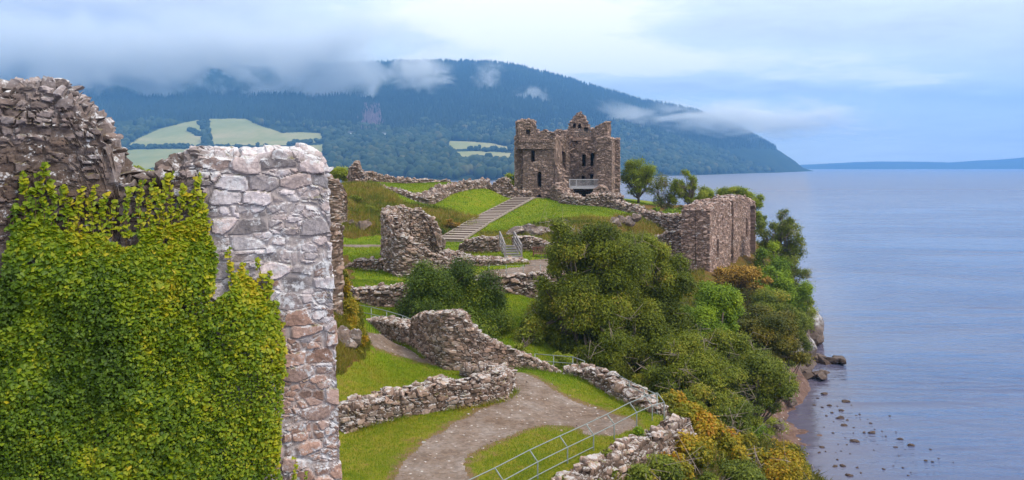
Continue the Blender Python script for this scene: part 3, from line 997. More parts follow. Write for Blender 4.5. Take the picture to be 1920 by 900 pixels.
def build_woods():
    r = np.random.default_rng(5)

    def scatter(n, d0, d1, px0, px1, power=1.0):
        d = d0 + (d1 - d0) * r.random(n) ** power
        px = r.uniform(px0, px1, n)
        x = (px - 960) / F * d
        z = hill_z(x, d)
        return np.stack([x, d, z], 1), px

    def keep(V, fields=True):
        px, py = pix(V)
        ok = V[:, 2] > 1.5
        if fields:
            for pl in FIELD_POLYS:
                ok &= ~in_poly(px, py, pl) & ~in_poly(px, py - 6, pl) & ~in_poly(px, py - 12, pl)
        return ok

    conv, cf = [], None
    # conifers on the upper slopes: ragged cones
    def cones(C, hgt, wid, seed):
        k = 6
        a = np.linspace(0, 2 * pi, k, endpoint=False)
        base = np.concatenate([np.stack([np.cos(a), np.sin(a), a * 0 + 0.05], 1), np.stack([0.55 * np.cos(a + .5), 0.55 * np.sin(a + .5), a * 0 + 0.5], 1), [[0, 0, 1.0]]])
        Fc = []
        for j in range(k):
            j2 = (j + 1) % k
            Fc += [(j, j2, k + j), (j2, k + j2, k + j), (k + j, k + j2, 2 * k)]
        Fc = np.array(Fc)
        n = len(C)
        rr = np.random.default_rng(seed)
        rad = 1 + 0.5 * (rr.random((n, len(base), 1)) - 0.5)
        V = base[None] * np.concatenate([rad, rad, np.ones_like(rad)], 2)
        V = V * np.stack([wid, wid, hgt], 1)[:, None, :] + C[:, None, :] - np.array([0, 0, 1.0])
        f = Fc[None] + (np.arange(n) * len(base))[:, None, None]
        rnd = np.repeat(rr.random(n), len(base))
        return (V.reshape(-1, 3), f.reshape(-1, 3)), rnd

    def domes(C, hgt, wid, seed):
        bv, bf = ICO[2] if len(C) < 7000 else ICO[1]
        n = len(C)
        rr = np.random.default_rng(seed)
        V = np.repeat(bv[None], n, 0)
        j = 1 + 0.55 * (rr.random((n, len(bv), 1)) - 0.5)
        V = V * j
        V = V * np.stack([wid, wid, hgt * 0.5], 1)[:, None, :] + C[:, None, :] + np.stack([0 * hgt, 0 * hgt, hgt * 0.45], 1)[:, None, :]
        f = bf[None] + (np.arange(n) * len(bv))[:, None, None]
        return (V.reshape(-1, 3), f.reshape(-1, 3)), np.repeat(rr.random(n), len(bv))

    m_con = foliage_material('conifer_needles', [(0, (0.006, 0.014, 0.009)), (0.5, (0.014, 0.027, 0.015)), (1, (0.042, 0.055, 0.027))], 0.0, rough=1.0)
    m_dec = foliage_material('broadleaf_canopy', [(0, (0.014, 0.03, 0.014)), (0.5, (0.025, 0.045, 0.018)), (0.9, (0.045, 0.064, 0.025)), (1, (0.09, 0.09, 0.04))], 0.0, rough=1.0)
    m_lar = foliage_material('bare_larch', [(0, (0.10, 0.065, 0.085)), (1, (0.18, 0.12, 0.15))], 0.0, rough=1.0)

    V, px = scatter(30000, 2150, 4250, -60, 1500)
    py = pix(V)[1]
    edge = 242 + 26 * fbm(np.stack([px / 90, px * 0, px * 0], 1), 3, 2) + np.interp(px, [0, 500, 700, 950, 1200, 1500], [-14, -8, 14, 22, 30, 45])
    larch = (((px - 697) / 21) ** 2 + ((py - 231) / 17) ** 2 < 1 + 0.5 * r.normal(size=len(px)))
    ok = keep(V) & (py < edge) & ~larch
    C = V[ok]
    g, rn = cones(C, r.uniform(13, 24, len(C)), r.uniform(3.8, 6.2, len(C)), 1)
    blk = np.repeat(np.floor(4 * vnoise(C / np.array([260, 420, 9999]), 3)) / 4 + 0.8 * fbm(C / 90, 3, 4), 13)
    rn = np.clip(0.35 * rn + 0.75 * blk, 0, 1)
    setting(link('conifer_forest', mesh_from('conifer_forest', [g], {'rnd': rn}, False), m_con), 'stuff', 'dark conifer forest covering the upper mountainside under the cloud', 'forest')
    C = np.concatenate([V[keep(V) & larch], scatter(260, 2300, 2700, 682, 712)[0]])
    g, rn = cones(C, r.uniform(12, 20, len(C)), r.uniform(2.5, 4.5, len(C)), 2)
    setting(link('larch_stand', mesh_from('larch_stand', [g], {'rnd': rn}, False), m_lar), 'stuff', 'purple brown patch of bare trees in the mountainside forest', 'trees')
    # broadleaf woods on the lower slopes
    V, px = scatter(13000, 1330, 2900, -60, 1520, 0.85)
    py = pix(V)[1]
    n = fbm(np.stack([V[:, 0] / 60, V[:, 1] / 60, px * 0], 1), 3, 11)
    ok = keep(V) & ((py > edge.mean() - 12 + 60 * n) | (px > 1150))
    C = V[ok]
    big = r.random(len(C))
    g, rn = domes(C, 9 + 10 * big, 4.6 + 4.6 * big, 3)
    setting(link('broadleaf_wood', mesh_from('broadleaf_wood', [g], {'rnd': rn}), m_dec), 'stuff', 'rounded broadleaf woodland on the lower slope beyond the knoll', 'wood')
    # hedgerows and the tree belt between the fields
    segs = [((378, 224), (392, 282), 46, 5), ((232, 278), (392, 276), 60, 2), ((392, 278), (500, 275), 26, 2), ((545, 271), (606, 265), 40, 2.4), ((880, 281), (945, 283), 26, 2), ((355, 245), (378, 255), 22, 3)]
    cs = []
    for (x0, y0), (x1, y1), n, jt in segs:
        t = r.random(n)
        ax, ay = x0 + (x1 - x0) * t + r.normal(size=n) * jt, y0 + (y1 - y0) * t + r.normal(size=n) * 1.2
        for px_, py_ in zip(ax, ay):
            ds = np.linspace(1400, 2800, 200)
            xs = (px_ - 960) / F * ds
            pz = pix(np.stack([xs, ds, hill_z(xs, ds)], 1))[1]
            k = np.argmin(np.abs(pz - py_))
            cs.append((xs[k], ds[k], hill_z(xs[k:k + 1], ds[k:k + 1])[0]))
    C = np.array(cs)
    g, rn = domes(C, r.uniform(5, 10, len(C)), r.uniform(3.5, 6.5, len(C)), 4)
    setting(link('field_hedgerows', mesh_from('field_hedgerows', [g], {'rnd': rn * 0.4}), m_dec), 'stuff', 'dark hedges and tree belt between the pale hillside fields', 'hedges')


build_woods()


# ------------------------------------------------------------------ air: haze over the loch, cloud lying on the mountain
def build_haze():
    m, N = material('haze')
    v = N.n('ShaderNodeVolumePrincipled', {'Color': (0.20, 0.50, 1.0, 1), 'Density': 0.00018, 'Anisotropy': 0.0})
    out = N.n('ShaderNodeOutputMaterial')
    N.t.links.new(v.outputs[0], out.inputs['Volume'])
    o = link('haze', mesh_from('haze', boxes([((0, 3920, 327), (13200, 8200, 666), 0)])), m)
    setting(o, 'stuff', 'thin blue haze over the loch and the mountain', 'haze')


build_haze()


def cloud(name, label, a, b, dens, scale, seed, base, edge, rag, soft, stretch=(1, 1, 1.4), top=None, col=(0.93, 0.96, 1.0), puff=0.0):
    """Cloud in the box a..b. base: [(x, z)...] the height of its ragged underside along x; edge: softness in metres; rag: how far noise moves it."""
    m, N = material(name)
    co = N.n('ShaderNodeTexCoord')
    gx, gy, g_z = N.sep(co.outputs['Generated'])
    pos = N.n('ShaderNodeNewGeometry').outputs['Position']
    x, y, z = N.sep(pos)
    xs = [p[0] for p in base]
    zs = [p[1] for p in base]
    z0, z1 = min(zs), max(zs) + 1
    rp = N.ramp(N.range(x, xs[0], xs[-1], 0, 1, False), [((q - xs[0]) / (xs[-1] - xs[0]), ((w - z0) / (z1 - z0),) * 3) for q, w in base])
    zb = N.math('ADD', N.math('MULTIPLY', N.sep(rp)[0], z1 - z0), z0)
    sp = N.n('ShaderNodeVectorMath', operation='ADD')
    N.put(sp.inputs[0], N.scale(pos, stretch))
    sp.inputs[1].default_value = (seed * 913.0, seed * 417.0, 0)
    n = N.noise(sp.outputs[0], scale, 6, 0.6, 0.7)
    n2 = N.noise(sp.outputs[0], scale * 0.28, 3, 0.5, 0.3)
    nn = N.math('ADD', N.math('MULTIPLY', N.math('SUBTRACT', n, 0.5), 2.0 * rag), N.math('MULTIPLY', N.math('SUBTRACT', n2, 0.5), 1.6 * rag))
    h = N.math('ADD', N.math('SUBTRACT', z, zb), nn)
    d = N.range(h, 0.0, edge, 0, 1)
    if top is not None:
        d = N.math('MULTIPLY', d, N.range(N.math('ADD', z, nn), top[0], top[1], 1, 0))
    for g, sf in zip((gx, gy, g_z), soft):
        for lo in (0, 1):
            e = sf[lo]
            if e:
                q = N.math('ADD', g if lo == 0 else N.math('SUBTRACT', 1.0, g), N.math('MULTIPLY', N.math('SUBTRACT', n, 0.5), e * 0.9))
                d = N.math('MULTIPLY', d, N.range(q, e * 0.3, e * 1.2, 0, 1))
    if puff:                                            # a rounded ragged puff instead of a bank
        q = [N.math('MULTIPLY', N.math('SUBTRACT', g, 0.5), 2.0) for g in (gx, gy, g_z)]
        rr = N.math('SQRT', N.math('ADD', N.math('ADD', N.math('MULTIPLY', q[0], q[0]), N.math('MULTIPLY', q[1], q[1])), N.math('MULTIPLY', q[2], q[2])))
        rr = N.math('ADD', rr, N.math('ADD', N.math('MULTIPLY', N.math('SUBTRACT', n, 0.5), 2.0 * puff), N.math('MULTIPLY', N.math('SUBTRACT', n2, 0.5), puff)))
        d = N.range(rr, 0.15, 0.85, 1, 0)
    d = N.math('MULTIPLY', d, dens)
    v = N.n('ShaderNodeVolumePrincipled', {'Color': (*col, 1), 'Density': d, 'Anisotropy': 0.0})
    out = N.n('ShaderNodeOutputMaterial')
    N.t.links.new(v.outputs[0], out.inputs['Volume'])
    c = [(p + q) / 2 for p, q in zip(a, b)]
    s = [q - p for p, q in zip(a, b)]
    o = link(name, mesh_from(name, boxes([(c, s, 0)])), m)
    return setting(o, 'stuff', label, 'cloud')


cloud('low_cloud', 'broad grey blue cloud bank hiding the mountain top on the left', (-2500, 2720, 120), (-60, 3020, 640), 0.0220, 0.0046, 1, [(-2500, 270), (-1500, 270), (-900, 262), (-650, 285), (-420, 335), (-250, 335), (-150, 380), (-60, 500)], 60, 230, ((0, 0.20), (0.2, 0.2), (0, 0.55)), (1, 1, 1.7), col=(0.90, 0.94, 1.0))
cloud('cloud_puff', 'rounded puff of cloud at the right end of the bank against the summit', (-420, 2700, 250), (-170, 2900, 395), 0.014, 0.012, 7, [(-420, 250), (-170, 250)], 40, 30, ((0, 0), (0, 0), (0, 0)), puff=1.2)
cloud('mist_band', 'long white band of mist lying across the mountain shoulder behind the tower', (150, 2860, 105), (1250, 3020, 265), 0.022, 0.0075, 4, [(150, 250), (1300, 150)], 40, 30, ((0, 0), (0, 0), (0, 0)), (0.7, 1, 2.2), puff=1.1)
cloud('mist_wisp', 'small white wisp of mist on the mountain below its summit', (-150, 3000, 260), (-10, 3200, 400), 0.008, 0.020, 2, [(-150, 290), (-20, 290)], 40, 30, ((0, 0), (0, 0), (0, 0)), puff=1.3)
cloud('mist_wisp', 'small white wisp of mist just above the tower parapet', (0, 2900, 190), (150, 3100, 300), 0.008, 0.020, 5, [(0, 205), (140, 205)], 40, 30, ((0, 0), (0, 0), (0, 0)), puff=1.3)

# ------------------------------------------------------------------ near wall with its ivy
NA = np.array([(-160 - 960) / F * 8.2, 8.2])          # left (out of frame) and right ends of the near wall's front
NB = np.array([(606 - 960) / F * 9.35, 9.35])
ND = (NB - NA) / np.linalg.norm(NB - NA)
NN = np.array([ND[1], -ND[0]])                        # front normal, towards the camera side


def on_wall(px, py):
    """Where the sight line of a photo pixel meets the wall's front plane: distance along it and height."""
    dx = (px - 960) / F
    # NA + ND*t = (dx*d, d)
    den = ND[0] - dx * ND[1]
    t = (dx * NA[1] - NA[0]) / den
    d = NA[1] + ND[1] * t
    return t, H - (py - HY) / F * d


def build_near_wall():
    prof = [(-160, 150), (-60, 168), (0, 176), (22, 180), (36, 164), (58, 162), (74, 166), (112, 172), (126, 184), (140, 196), (154, 212), (168, 224), (184, 240), (188, 264), (202, 270), (208, 308), (212, 338), (262, 346), (284, 344), (292, 324), (318, 310),
            (338, 306), (342, 296), (398, 294), (402, 294), (440, 295), (480, 291), (500, 287), (528, 294), (566, 298), (588, 310), (606, 326)]
    th = 1.1
    pts = []
    for px, py in prof:
        t, z = on_wall(px, py)
        c = NA + ND * t - NN * th / 2
        pts.append((c[0], c[1], 12.6, z))
    rows = np.concatenate([np.linspace(0, 0.52, 26), np.linspace(0.54, 1.0, 300)])
    t_r, _ = on_wall(395, 400)

    def stain(V):
        t = (V[:, :2] - NA) @ ND
        z = V[:, 2]
        w = 0.35 * fbm(V * 1.1, 4, 61)
        left = 1 - sstep(t + w * 0.9, t_r - 0.45, t_r + 0.25)
        return np.clip(left * (0.9 + 0.5 * w) * (0.6 + 0.4 * sstep(22.9 - z + w, 0.0, 1.1)), 0, 0.95)

    def mod(V):
        t = (V[:, :2] - NA) @ ND + 0.3 * fbm(V * 1.2, 3, 71)
        left = 1 - sstep(t, t_r - 0.5, t_r + 0.05)
        return 0.75 + 0.45 * left, 0.3 + left * 0.8

    parts, A, _ = masonry(pts, th, stone=(0.30, 0.26, 0.155), res=0.0145, seed=12, amp=0.036, jag=0.05, bulge=0.10, rows=rows, top_n=46, cap_stones=110, cap_size=0.10, shear=0.048, sub=3, stain=stain, ew=0.10, ridge=1.1, mod=mod)
    # pale and red stones: the lower right quoins are red sandstone
    Vall = np.concatenate([p[0] for p in parts])
    t = (Vall[:, :2] - NA) @ ND
    low = sstep(21.05 - Vall[:, 2] + 0.5 * fbm(Vall * 1.5, 3, 5) + 0.35 * (t - t_r - 0.7), -0.3, 1.5) * sstep(t, t_r + 0.3, t_r + 0.5)
    red = (A[:, 1] * 5.3 + A[:, 0] * 3.7) % 1 < low * 0.95
    A[:, 0] = np.where(red, 0.86 + 0.03 * A[:, 0], A[:, 0] * 0.84)
    # rough broken hearting on the left: stronger relief comes from its own stones
    o = link('ruined_wall', mesh_from('ruined_wall', parts, {'sc': A}, False), M_NEAR)
    tag(o, 'tall pale lichened wall end half covered by green ivy', 'wall')
    return o


near_wall = build_near_wall()


def leaf_cloud(pos, nrm, tip, size, outline, fold=0.12):
    """Leaves (one small folded outline each) at pos, facing nrm, pointing to tip."""
    n = len(pos)
    nrm = nrm / (np.linalg.norm(nrm, axis=1)[:, None] + 1e-9)
    tip = tip - nrm * (tip * nrm).sum(1)[:, None]
    tip = tip / (np.linalg.norm(tip, axis=1)[:, None] + 1e-9)
    sd = np.cross(tip, nrm)
    O = np.array(outline, float)
    k = len(O)
    L = O[:, 0][None, :, None] * sd[:, None, :] + O[:, 1][None, :, None] * tip[:, None, :] - (np.abs(O[:, 0]) * fold * 2)[None, :, None] * nrm[:, None, :]
    V = pos[:, None, :] + L * size[:, None, None]
    return V.reshape(-1, 3), k


def build_ivy():
    r = np.random.default_rng(3)
    outline = [(0, 0), (-0.42, -0.12), (-0.62, 0.2), (-0.36, 0.52), (0, 1.0), (0.36, 0.52), (0.62, 0.2), (0.42, -0.12)]
    fan = np.array([(0, 1, 2, 3), (0, 3, 4, 4), (0, 4, 5, 5), (0, 5, 6, 7)])
    # extent of the ivy in the photograph, meant as a shape on the wall
    body = [(-160, 960), (-160, 490), (-60, 460), (0, 510), (14, 480), (26, 435), (48, 412), (85, 420), (120, 432), (165, 432), (215, 440), (250, 438), (300, 425), (345, 412), (382, 415), (398, 450), (404, 480), (404, 530), (392, 556), (402, 562), (428, 545),
            (440, 512), (468, 515), (488, 540), (505, 560), (522, 590), (532, 640), (530, 760), (522, 850), (528, 880), (540, 960)]
    tend = []                                          # climbing runners above the main mat: (column, top, bottom, half width)
    for c, t, b, w in [(48, 322, 440, 11), (30, 380, 470, 9), (84, 300, 440, 9), (98, 318, 430, 8), (128, 345, 440, 12), (66, 350, 430, 8), (150, 348, 430, 10), (176, 345, 430, 9), (194, 360, 430, 12), (212, 372, 430, 9), (238, 350, 430, 7), (264, 335, 440, 8), (282, 330, 430, 8), (308, 318, 430, 6),
                       (322, 312, 420, 7), (298, 350, 430, 10), (338, 345, 420, 9), (372, 322, 410, 8), (384, 360, 430, 10), (360, 365, 420, 8), (436, 462, 540, 7), (452, 488, 545, 11), (487, 480, 560, 6), (500, 505, 580, 9), (516, 560, 640, 7), (530, 600, 700, 6), (566, 872, 930, 5), (548, 850, 930, 8)]:
        tend.append((c, t, b, w))
    n = 100000
    px = r.uniform(-160, 560, n)
    py = r.uniform(290, 960, n)
    wob = np.stack([px / 26, py / 40, px * 0], 1)
    ex, ey = 16 * fbm(wob, 3, 4), 26 * fbm(wob, 3, 14)
    ok = in_poly(px + ex, py + ey, body)
    thin = fbm(np.stack([px / 35, py / 45, px * 0], 1), 3, 24)
    edge_top = np.interp(px, [0, 120, 250, 380], [520, 470, 460, 450])
    ok &= ~((py < edge_top) & (thin < -0.12))
    for c, t, b, w in tend:
        m = int(8 + (b - t) * w * 0.065)
        yy = r.uniform(t, b, m)
        f = (yy - t) / (b - t)
        xx = c + 7 * np.sin(yy / 23.0 + c) * (1 - f) + r.normal(size=m) * w * (0.35 + 0.65 * f) * 0.75
        px = np.concatenate([px, xx])
        py = np.concatenate([py, yy])
        ok = np.concatenate([ok, np.ones(m, bool)])
    px, py = px[ok], py[ok]
    n = len(px)
    t, z = on_wall(px, py)
    zn = np.stack([t, z, t * 0], 1)
    top = np.interp(px, [0, 380, 540], [400, 420, 560])
    mat = sstep(py - top, 10, 160)
    lump = fbm(zn * np.array([4.2, 1.9, 1]), 3, 41)
    fine = fbm(zn * 7.0, 3, 42)
    off = 0.035 + mat * (0.10 + 0.24 * np.maximum(lump + 0.15, 0) + 0.10 * fine) * r.uniform(0.35, 1.0, n) + 0.02 * r.random(n)
    pos = np.stack([NA[0] + ND[0] * t + NN[0] * off, NA[1] + ND[1] * t + NN[1] * off, z], 1)
    shz = 0.048 * (22.9 - z)
    size = (0.018 + 0.030 * r.random(n) ** 1.4) * (0.9 + 0.35 * (1 - mat)) * (1 + 0.35 * np.clip(fbm(zn * 3.3, 2, 45) * 2, -1, 1))
    gap = fbm(zn * np.array([5.0, 2.4, 1]), 3, 47)
    off = np.where((gap < -0.13) & (mat > 0.3), off * 0.35, off)
    nrm = np.stack([np.full(n, NN[0]), np.full(n, NN[1]), np.full(n, 0.75)], 1) + r.normal(size=(n, 3)) * 0.5
    tip = np.stack([r.normal(size=n) * 0.55, r.normal(size=n) * 0.25 - 0.35, -np.ones(n)], 1)
    V, k = leaf_cloud(pos, nrm, tip, size, outline)
    q = fan[None] + (np.arange(n) * k)[:, None, None]
    quads = q[:, [0, 3]].reshape(-1, 4)
    tris = q[:, [1, 2], :3].reshape(-1, 3)
    hue = 0.45 - 0.10 * sstep(py, 560, 900) + 0.30 * fbm(zn * np.array([6.0, 1.2, 1]), 2, 57) + 0.62 * fbm(zn * 1.3, 3, 51) + 0.38 * fbm(zn * 5, 2, 52) + r.normal(size=n) * 0.13
    hue += 0.10 * (1 - mat) + 0.10 * sstep(px, 380, 470) - 0.13 * sstep(300 - px, 0, 300) * mat
    hue = np.minimum(hue, 0.8 + 0.1 * r.random(n) ** 3)
    m = foliage_material('ivy_leaves', [(0.0, (0.030, 0.065, 0.005)), (0.3, (0.075, 0.137, 0.005)), (0.5, (0.158, 0.221, 0.005)), (0.72, (0.285, 0.293, 0.009)), (0.88, (0.420, 0.312, 0.018)), (1.0, (0.390, 0.156, 0.018))], 0.22, rough=0.5)
    me = mesh_from('ivy', [(V, quads), (np.zeros((0, 3)), tris - len(V))], {'rnd': np.repeat(np.clip(hue, 0, 1), k)}, False)
    o = empty('ivy', tuple(np.append(NA + ND * 2.0 + NN * 0.1, 14)))
    tag(o, 'dense yellow green ivy climbing the near wall', 'ivy')
    lv = link('foliage', me, m, None)
    lv.parent = o
    lv.matrix_parent_inverse = o.matrix_world.inverted() if False else __import__('mathutils').Matrix.Translation(-o.location)
    # woody stems on the wall
    ms, N = material('ivy_stem')
    finish(N, (0.09, 0.06, 0.035, 1), 0.9)
    for c, tt, b, w in tend:
        ys = np.linspace(b + 30, tt + 4, 9)
        xs = c + 7 * np.sin(ys / 23.0 + c) * np.clip((b - ys) / (b - tt), 0, 1)
        ta, za = on_wall(xs, ys)
        pts = np.stack([NA[0] + ND[0] * ta + NN[0] * 0.05, NA[1] + ND[1] * ta + NN[1] * 0.05, za], 1) - np.array(o.location)
        link('stem', mesh_from('stem', tube(pts, np.linspace(0.008, 0.003, 9), 5)), ms, o)


build_ivy()

# ------------------------------------------------------------------ the other ruined walls
ST_M = dict(stone=(0.42, 0.36, 0.20))
ruin('ruined_wall', 'low hooked dry stone wall bending round beside the gravel path', [(628, 806, 31.0, 775), (680, 789, 31.9, 752), (720, 778, 32.4, 742), (760, 770, 33.0, 731), (820, 762, 33.8, 722), (880, 754, 34.4, 712), (930, 746, 35.2, 704), (944, 738, 36.4, 696), (930, 722, 37.6, 692), (905, 708, 38.4, 690), (880, 702, 39, 694)], 1.0,
     stone=(0.38, 0.36, 0.17), res=0.036, seed=21, amp=0.075, ew=0.12, ridge=0.5, jag=0.09, cap_stones=170, cap_size=0.19)
ruin('ruined_wall', 'tall L shaped rubble wall stepping down to the right behind the path', [(690, 622, 48.5, 603), (740, 638, 46, 600), (776, 652, 44.2, 614), (788, 656, 43.6, 618), (793, 659, 43.2, 594), (806, 666, 42.4, 588), (850, 690, 40.3, 586), (866, 692, 40.3, 591), (878, 694, 40.3, 602), (890, 695, 40.3, 617), (904, 696, 40.4, 630), (920, 698, 40.6, 642), (940, 700, 40.8, 653), (965, 702, 41.2, 664), (990, 704, 41.6, 672), (1015, 706, 42, 684), (1047, 707, 42.2, 699)], 1.15,
     stone=(0.34, 0.32, 0.16), res=0.036, seed=23, ew=0.11, ridge=0.5, amp=0.05, jag=0.10, cap_stones=230, cap_size=0.2)
ruin('ruined_wall', 'low dark wall with large pale capstones running down towards the fence corner', [(1068, 706, 41.4, 694), (1092, 712, 40.6, 694), (1125, 722, 39.4, 697), (1152, 735, 38.2, 708), (1175, 752, 37.2, 728), (1200, 766, 36.0, 745), (1238, 782, 34.7, 765)], 0.85,
     stone=(0.40, 0.34, 0.2), res=0.036, seed=25, amp=0.075, jag=0.12, cap_stones=75, cap_size=0.26)


def retaining():
    pts = []
    for x, y in [(-2.6, 22.0), (-0.2, 24.8), (1.0, 26.4), (1.95, 27.7), (2.95, 29.0), (3.85, 30.3), (4.85, 31.7), (5.6, 32.75), (6.0, 33.4), (6.2, 34.3)]:
        zt = 12.62 - 0.05 * max(0, x - 5.6) * 8
        pts.append((x + 0.25, y - 0.2, zt - 2.6, zt - 0.06))
    parts, A, _ = masonry(pts, 0.8, stone=(0.42, 0.36, 0.2), res=0.04, seed=31, amp=0.07, jag=0.12, batter=0.28, cap_stones=60, cap_size=0.2)
    o = link('retaining_wall', mesh_from('retaining_wall', parts, {'sc': A}, False), M_STONE)
    tag(o, 'rough rubble retaining wall under the metal fence above the bank', 'wall')


retaining()
ruin('ruined_wall', 'straight chest high rubble wall between two lawns left of the dark bush', [(620, 579, 53.6, 543), (700, 578, 53, 541), (765, 577, 52.6, 539), (830, 577, 52.4, 541)], 0.9, stone=(0.5, 0.4, 0.2), res=0.07, seed=33, amp=0.085, jag=0.07, cap_stones=60, cap_size=0.2)
ruin('retaining_wall', 'rubble terrace wall below the pale gravel terrace', [(888, 556, 57, 520), (940, 557, 57, 518), (1000, 558, 57, 516), (1060, 558, 57.5, 514)], 1.0, stone=(0.55, 0.4, 0.26), res=0.07, seed=35, amp=0.1, jag=0.05, cap_stones=40, cap_size=0.22)
ruin('ruined_wall', 'curved shell of a ruined stair tower sloping down to the right above the dark bush', [(828, 470, 69.5, 458), (822, 470, 69.6, 434), (810, 470, 69.8, 412), (787, 472, 69.6, 396), (760, 474, 69, 391), (742, 480, 67.6, 391), (730, 494, 65, 394), (727, 508, 62.6, 398), (733, 517, 61.0, 404), (743, 520, 60.2, 416), (750, 521, 59.8, 436), (764, 521, 59.8, 450), (782, 518, 60.0, 462), (802, 512, 60.5, 474), (820, 504, 61.2, 482), (840, 498, 62, 488)], 0.95,
     stone=(0.44, 0.4, 0.19), res=0.08, seed=37, amp=0.10, jag=0.12, cap_stones=130, cap_size=0.24)
ruin('ruined_wall', 'low tumbled wall stub left of the ruined stair tower', [(652, 510, 62.6, 502), (668, 510, 62.4, 492), (684, 510, 62.2, 488), (700, 511, 62, 490), (722, 512, 61.8, 486)], 1.0, stone=(0.5, 0.4, 0.22), res=0.08, seed=39, amp=0.11, jag=0.15, cap_stones=30, cap_size=0.25)
ruin('ruined_wall', 'broad topped low wall running from the stair tower to the timber bridge', [(836, 498, 63.5, 470), (860, 502, 63.2, 476), (880, 504, 63, 484), (920, 506, 62.8, 486), (955, 506, 62.8, 487), (986, 505, 63, 489)], 2.2, stone=(0.42, 0.4, 0.17), res=0.08, seed=41, amp=0.08, jag=0.10, cap_stones=170, cap_size=0.2)
ruin('ruined_wall', 'rubble wall immediately left of the timber bridge handrail', [(868, 478, 71, 462), (884, 478, 70.6, 450), (900, 479, 70.4, 447), (938, 480, 70, 448)], 1.3, stone=(0.42, 0.4, 0.17), res=0.08, seed=43, amp=0.07, jag=0.08, cap_stones=45, cap_size=0.22)
ruin('ruined_wall', 'rubble wall behind the wooden bench and right of the timber bridge', [(966, 484, 70, 446), (985, 486, 69.6, 444), (1005, 487, 69.3, 449), (1030, 490, 69, 458), (1070, 494, 69, 462)], 1.2, stone=(0.42, 0.4, 0.17), res=0.08, seed=45, amp=0.07, jag=0.08, cap_stones=45, cap_size=0.22)
ruin('ruined_wall', 'V shaped low wall footing of pale stones on the grassy knoll', [(704, 354, 103, 348), (722, 359, 102, 352), (742, 364, 101, 355), (770, 374, 100, 365), (797, 384, 99.5, 371), (812, 375, 102, 363), (830, 361, 105.5, 351), (860, 355, 108.5, 344), (885, 350, 111, 341), (908, 348, 113.5, 339)], 1.9, stone=(0.5, 0.46, 0.24), res=0.10, seed=47, amp=0.13, jag=0.12, cap_stones=260, cap_size=0.27)
ruin('ruined_wall', 'long low wall along the skyline behind the small upper lawn', [(686, 340, 110, 325), (700, 340, 111, 325), (716, 340, 112.5, 331), (740, 342, 114, 336), (780, 343, 118, 338), (842, 344, 122, 340)], 1.2, stone=(0.55, 0.5, 0.25), res=0.12, seed=49, amp=0.12, jag=0.15, cap_stones=110, cap_size=0.28)
ruin('ruined_wall', 'small pointed pinnacle of masonry standing on the knoll skyline', [(654, 350, 104, 334), (659, 350, 104, 316), (665, 350, 104, 309), (671, 350, 104, 308), (677, 350, 104, 320), (686, 350, 104, 330)], 1.8, stone=(0.5, 0.45, 0.22), res=0.11, seed=51, amp=0.12, jag=0.15, cap_stones=22, cap_size=0.25)
ruin('ruined_wall', 'brown ruined wall close behind the top right of the ivy wall', [(560, 410, 72, 326), (600, 410, 72, 327), (614, 410, 72, 328), (622, 410, 72, 334), (630, 408, 72.5, 350), (634, 408, 73, 380)], 1.6, stone=(0.42, 0.4, 0.2), res=0.09, seed=53, amp=0.09, jag=0.12, cap_stones=45, cap_size=0.22)
ruin('ruined_wall', 'narrow upright wall end just right of the ivy wall above orange grass', [(575, 625, 40, 430), (600, 625, 40, 424), (618, 625, 40.2, 420), (630, 625, 40.5, 424)], 1.0, stone=(0.42, 0.4, 0.2), res=0.07, seed=55, amp=0.06, jag=0.08, cap_stones=14, cap_size=0.18)
ruin('ruined_wall', 'dark humped ruin on the skyline between the knoll and the keep', [(896, 352, 113, 342), (906, 354, 113, 336), (914, 357, 113, 341), (922, 361, 113, 350), (934, 366, 113, 338), (946, 370, 113, 332), (954, 372, 113, 338), (962, 373, 113, 352), (972, 375, 113, 360), (996, 375, 113, 361)], 1.8, stone=(0.45, 0.4, 0.2), res=0.11, seed=57, amp=0.11, jag=0.15, cap_stones=60, cap_size=0.25)
ruin('ruined_wall', 'grey tumbled footings at the right foot of the keep', [(1058, 384, 112, 371), (1080, 386, 111, 368), (1095, 388, 110.5, 375), (1112, 388, 110, 366), (1140, 388, 110, 365), (1160, 390, 109, 369)], 2.4, stone=(0.5, 0.46, 0.22), res=0.11, seed=59, amp=0.14, jag=0.25, cap_stones=120, cap_size=0.3)
ruin('ruined_wall', 'long broken curtain wall stepping down from the keep towards the loch', [(1150, 392, 108, 376), (1175, 396, 107, 381), (1200, 410, 106, 390), (1215, 420, 105, 398), (1240, 436, 104, 404), (1262, 450, 103, 404), (1292, 460, 101, 409)], 1.8, stone=(0.5, 0.46, 0.22), res=0.11, seed=61, amp=0.11, jag=0.2, cap_stones=120, cap_size=0.28)
ruin('ruined_wall', 'low white lichened rubble left of the tall lochside wall', [(1236, 470, 97, 446), (1255, 490, 96, 436), (1275, 505, 95, 432), (1296, 510, 94.5, 438)], 1.6, stone=(0.5, 0.46, 0.25), res=0.11, seed=63, amp=0.13, jag=0.2, cap_stones=50, cap_size=0.3)


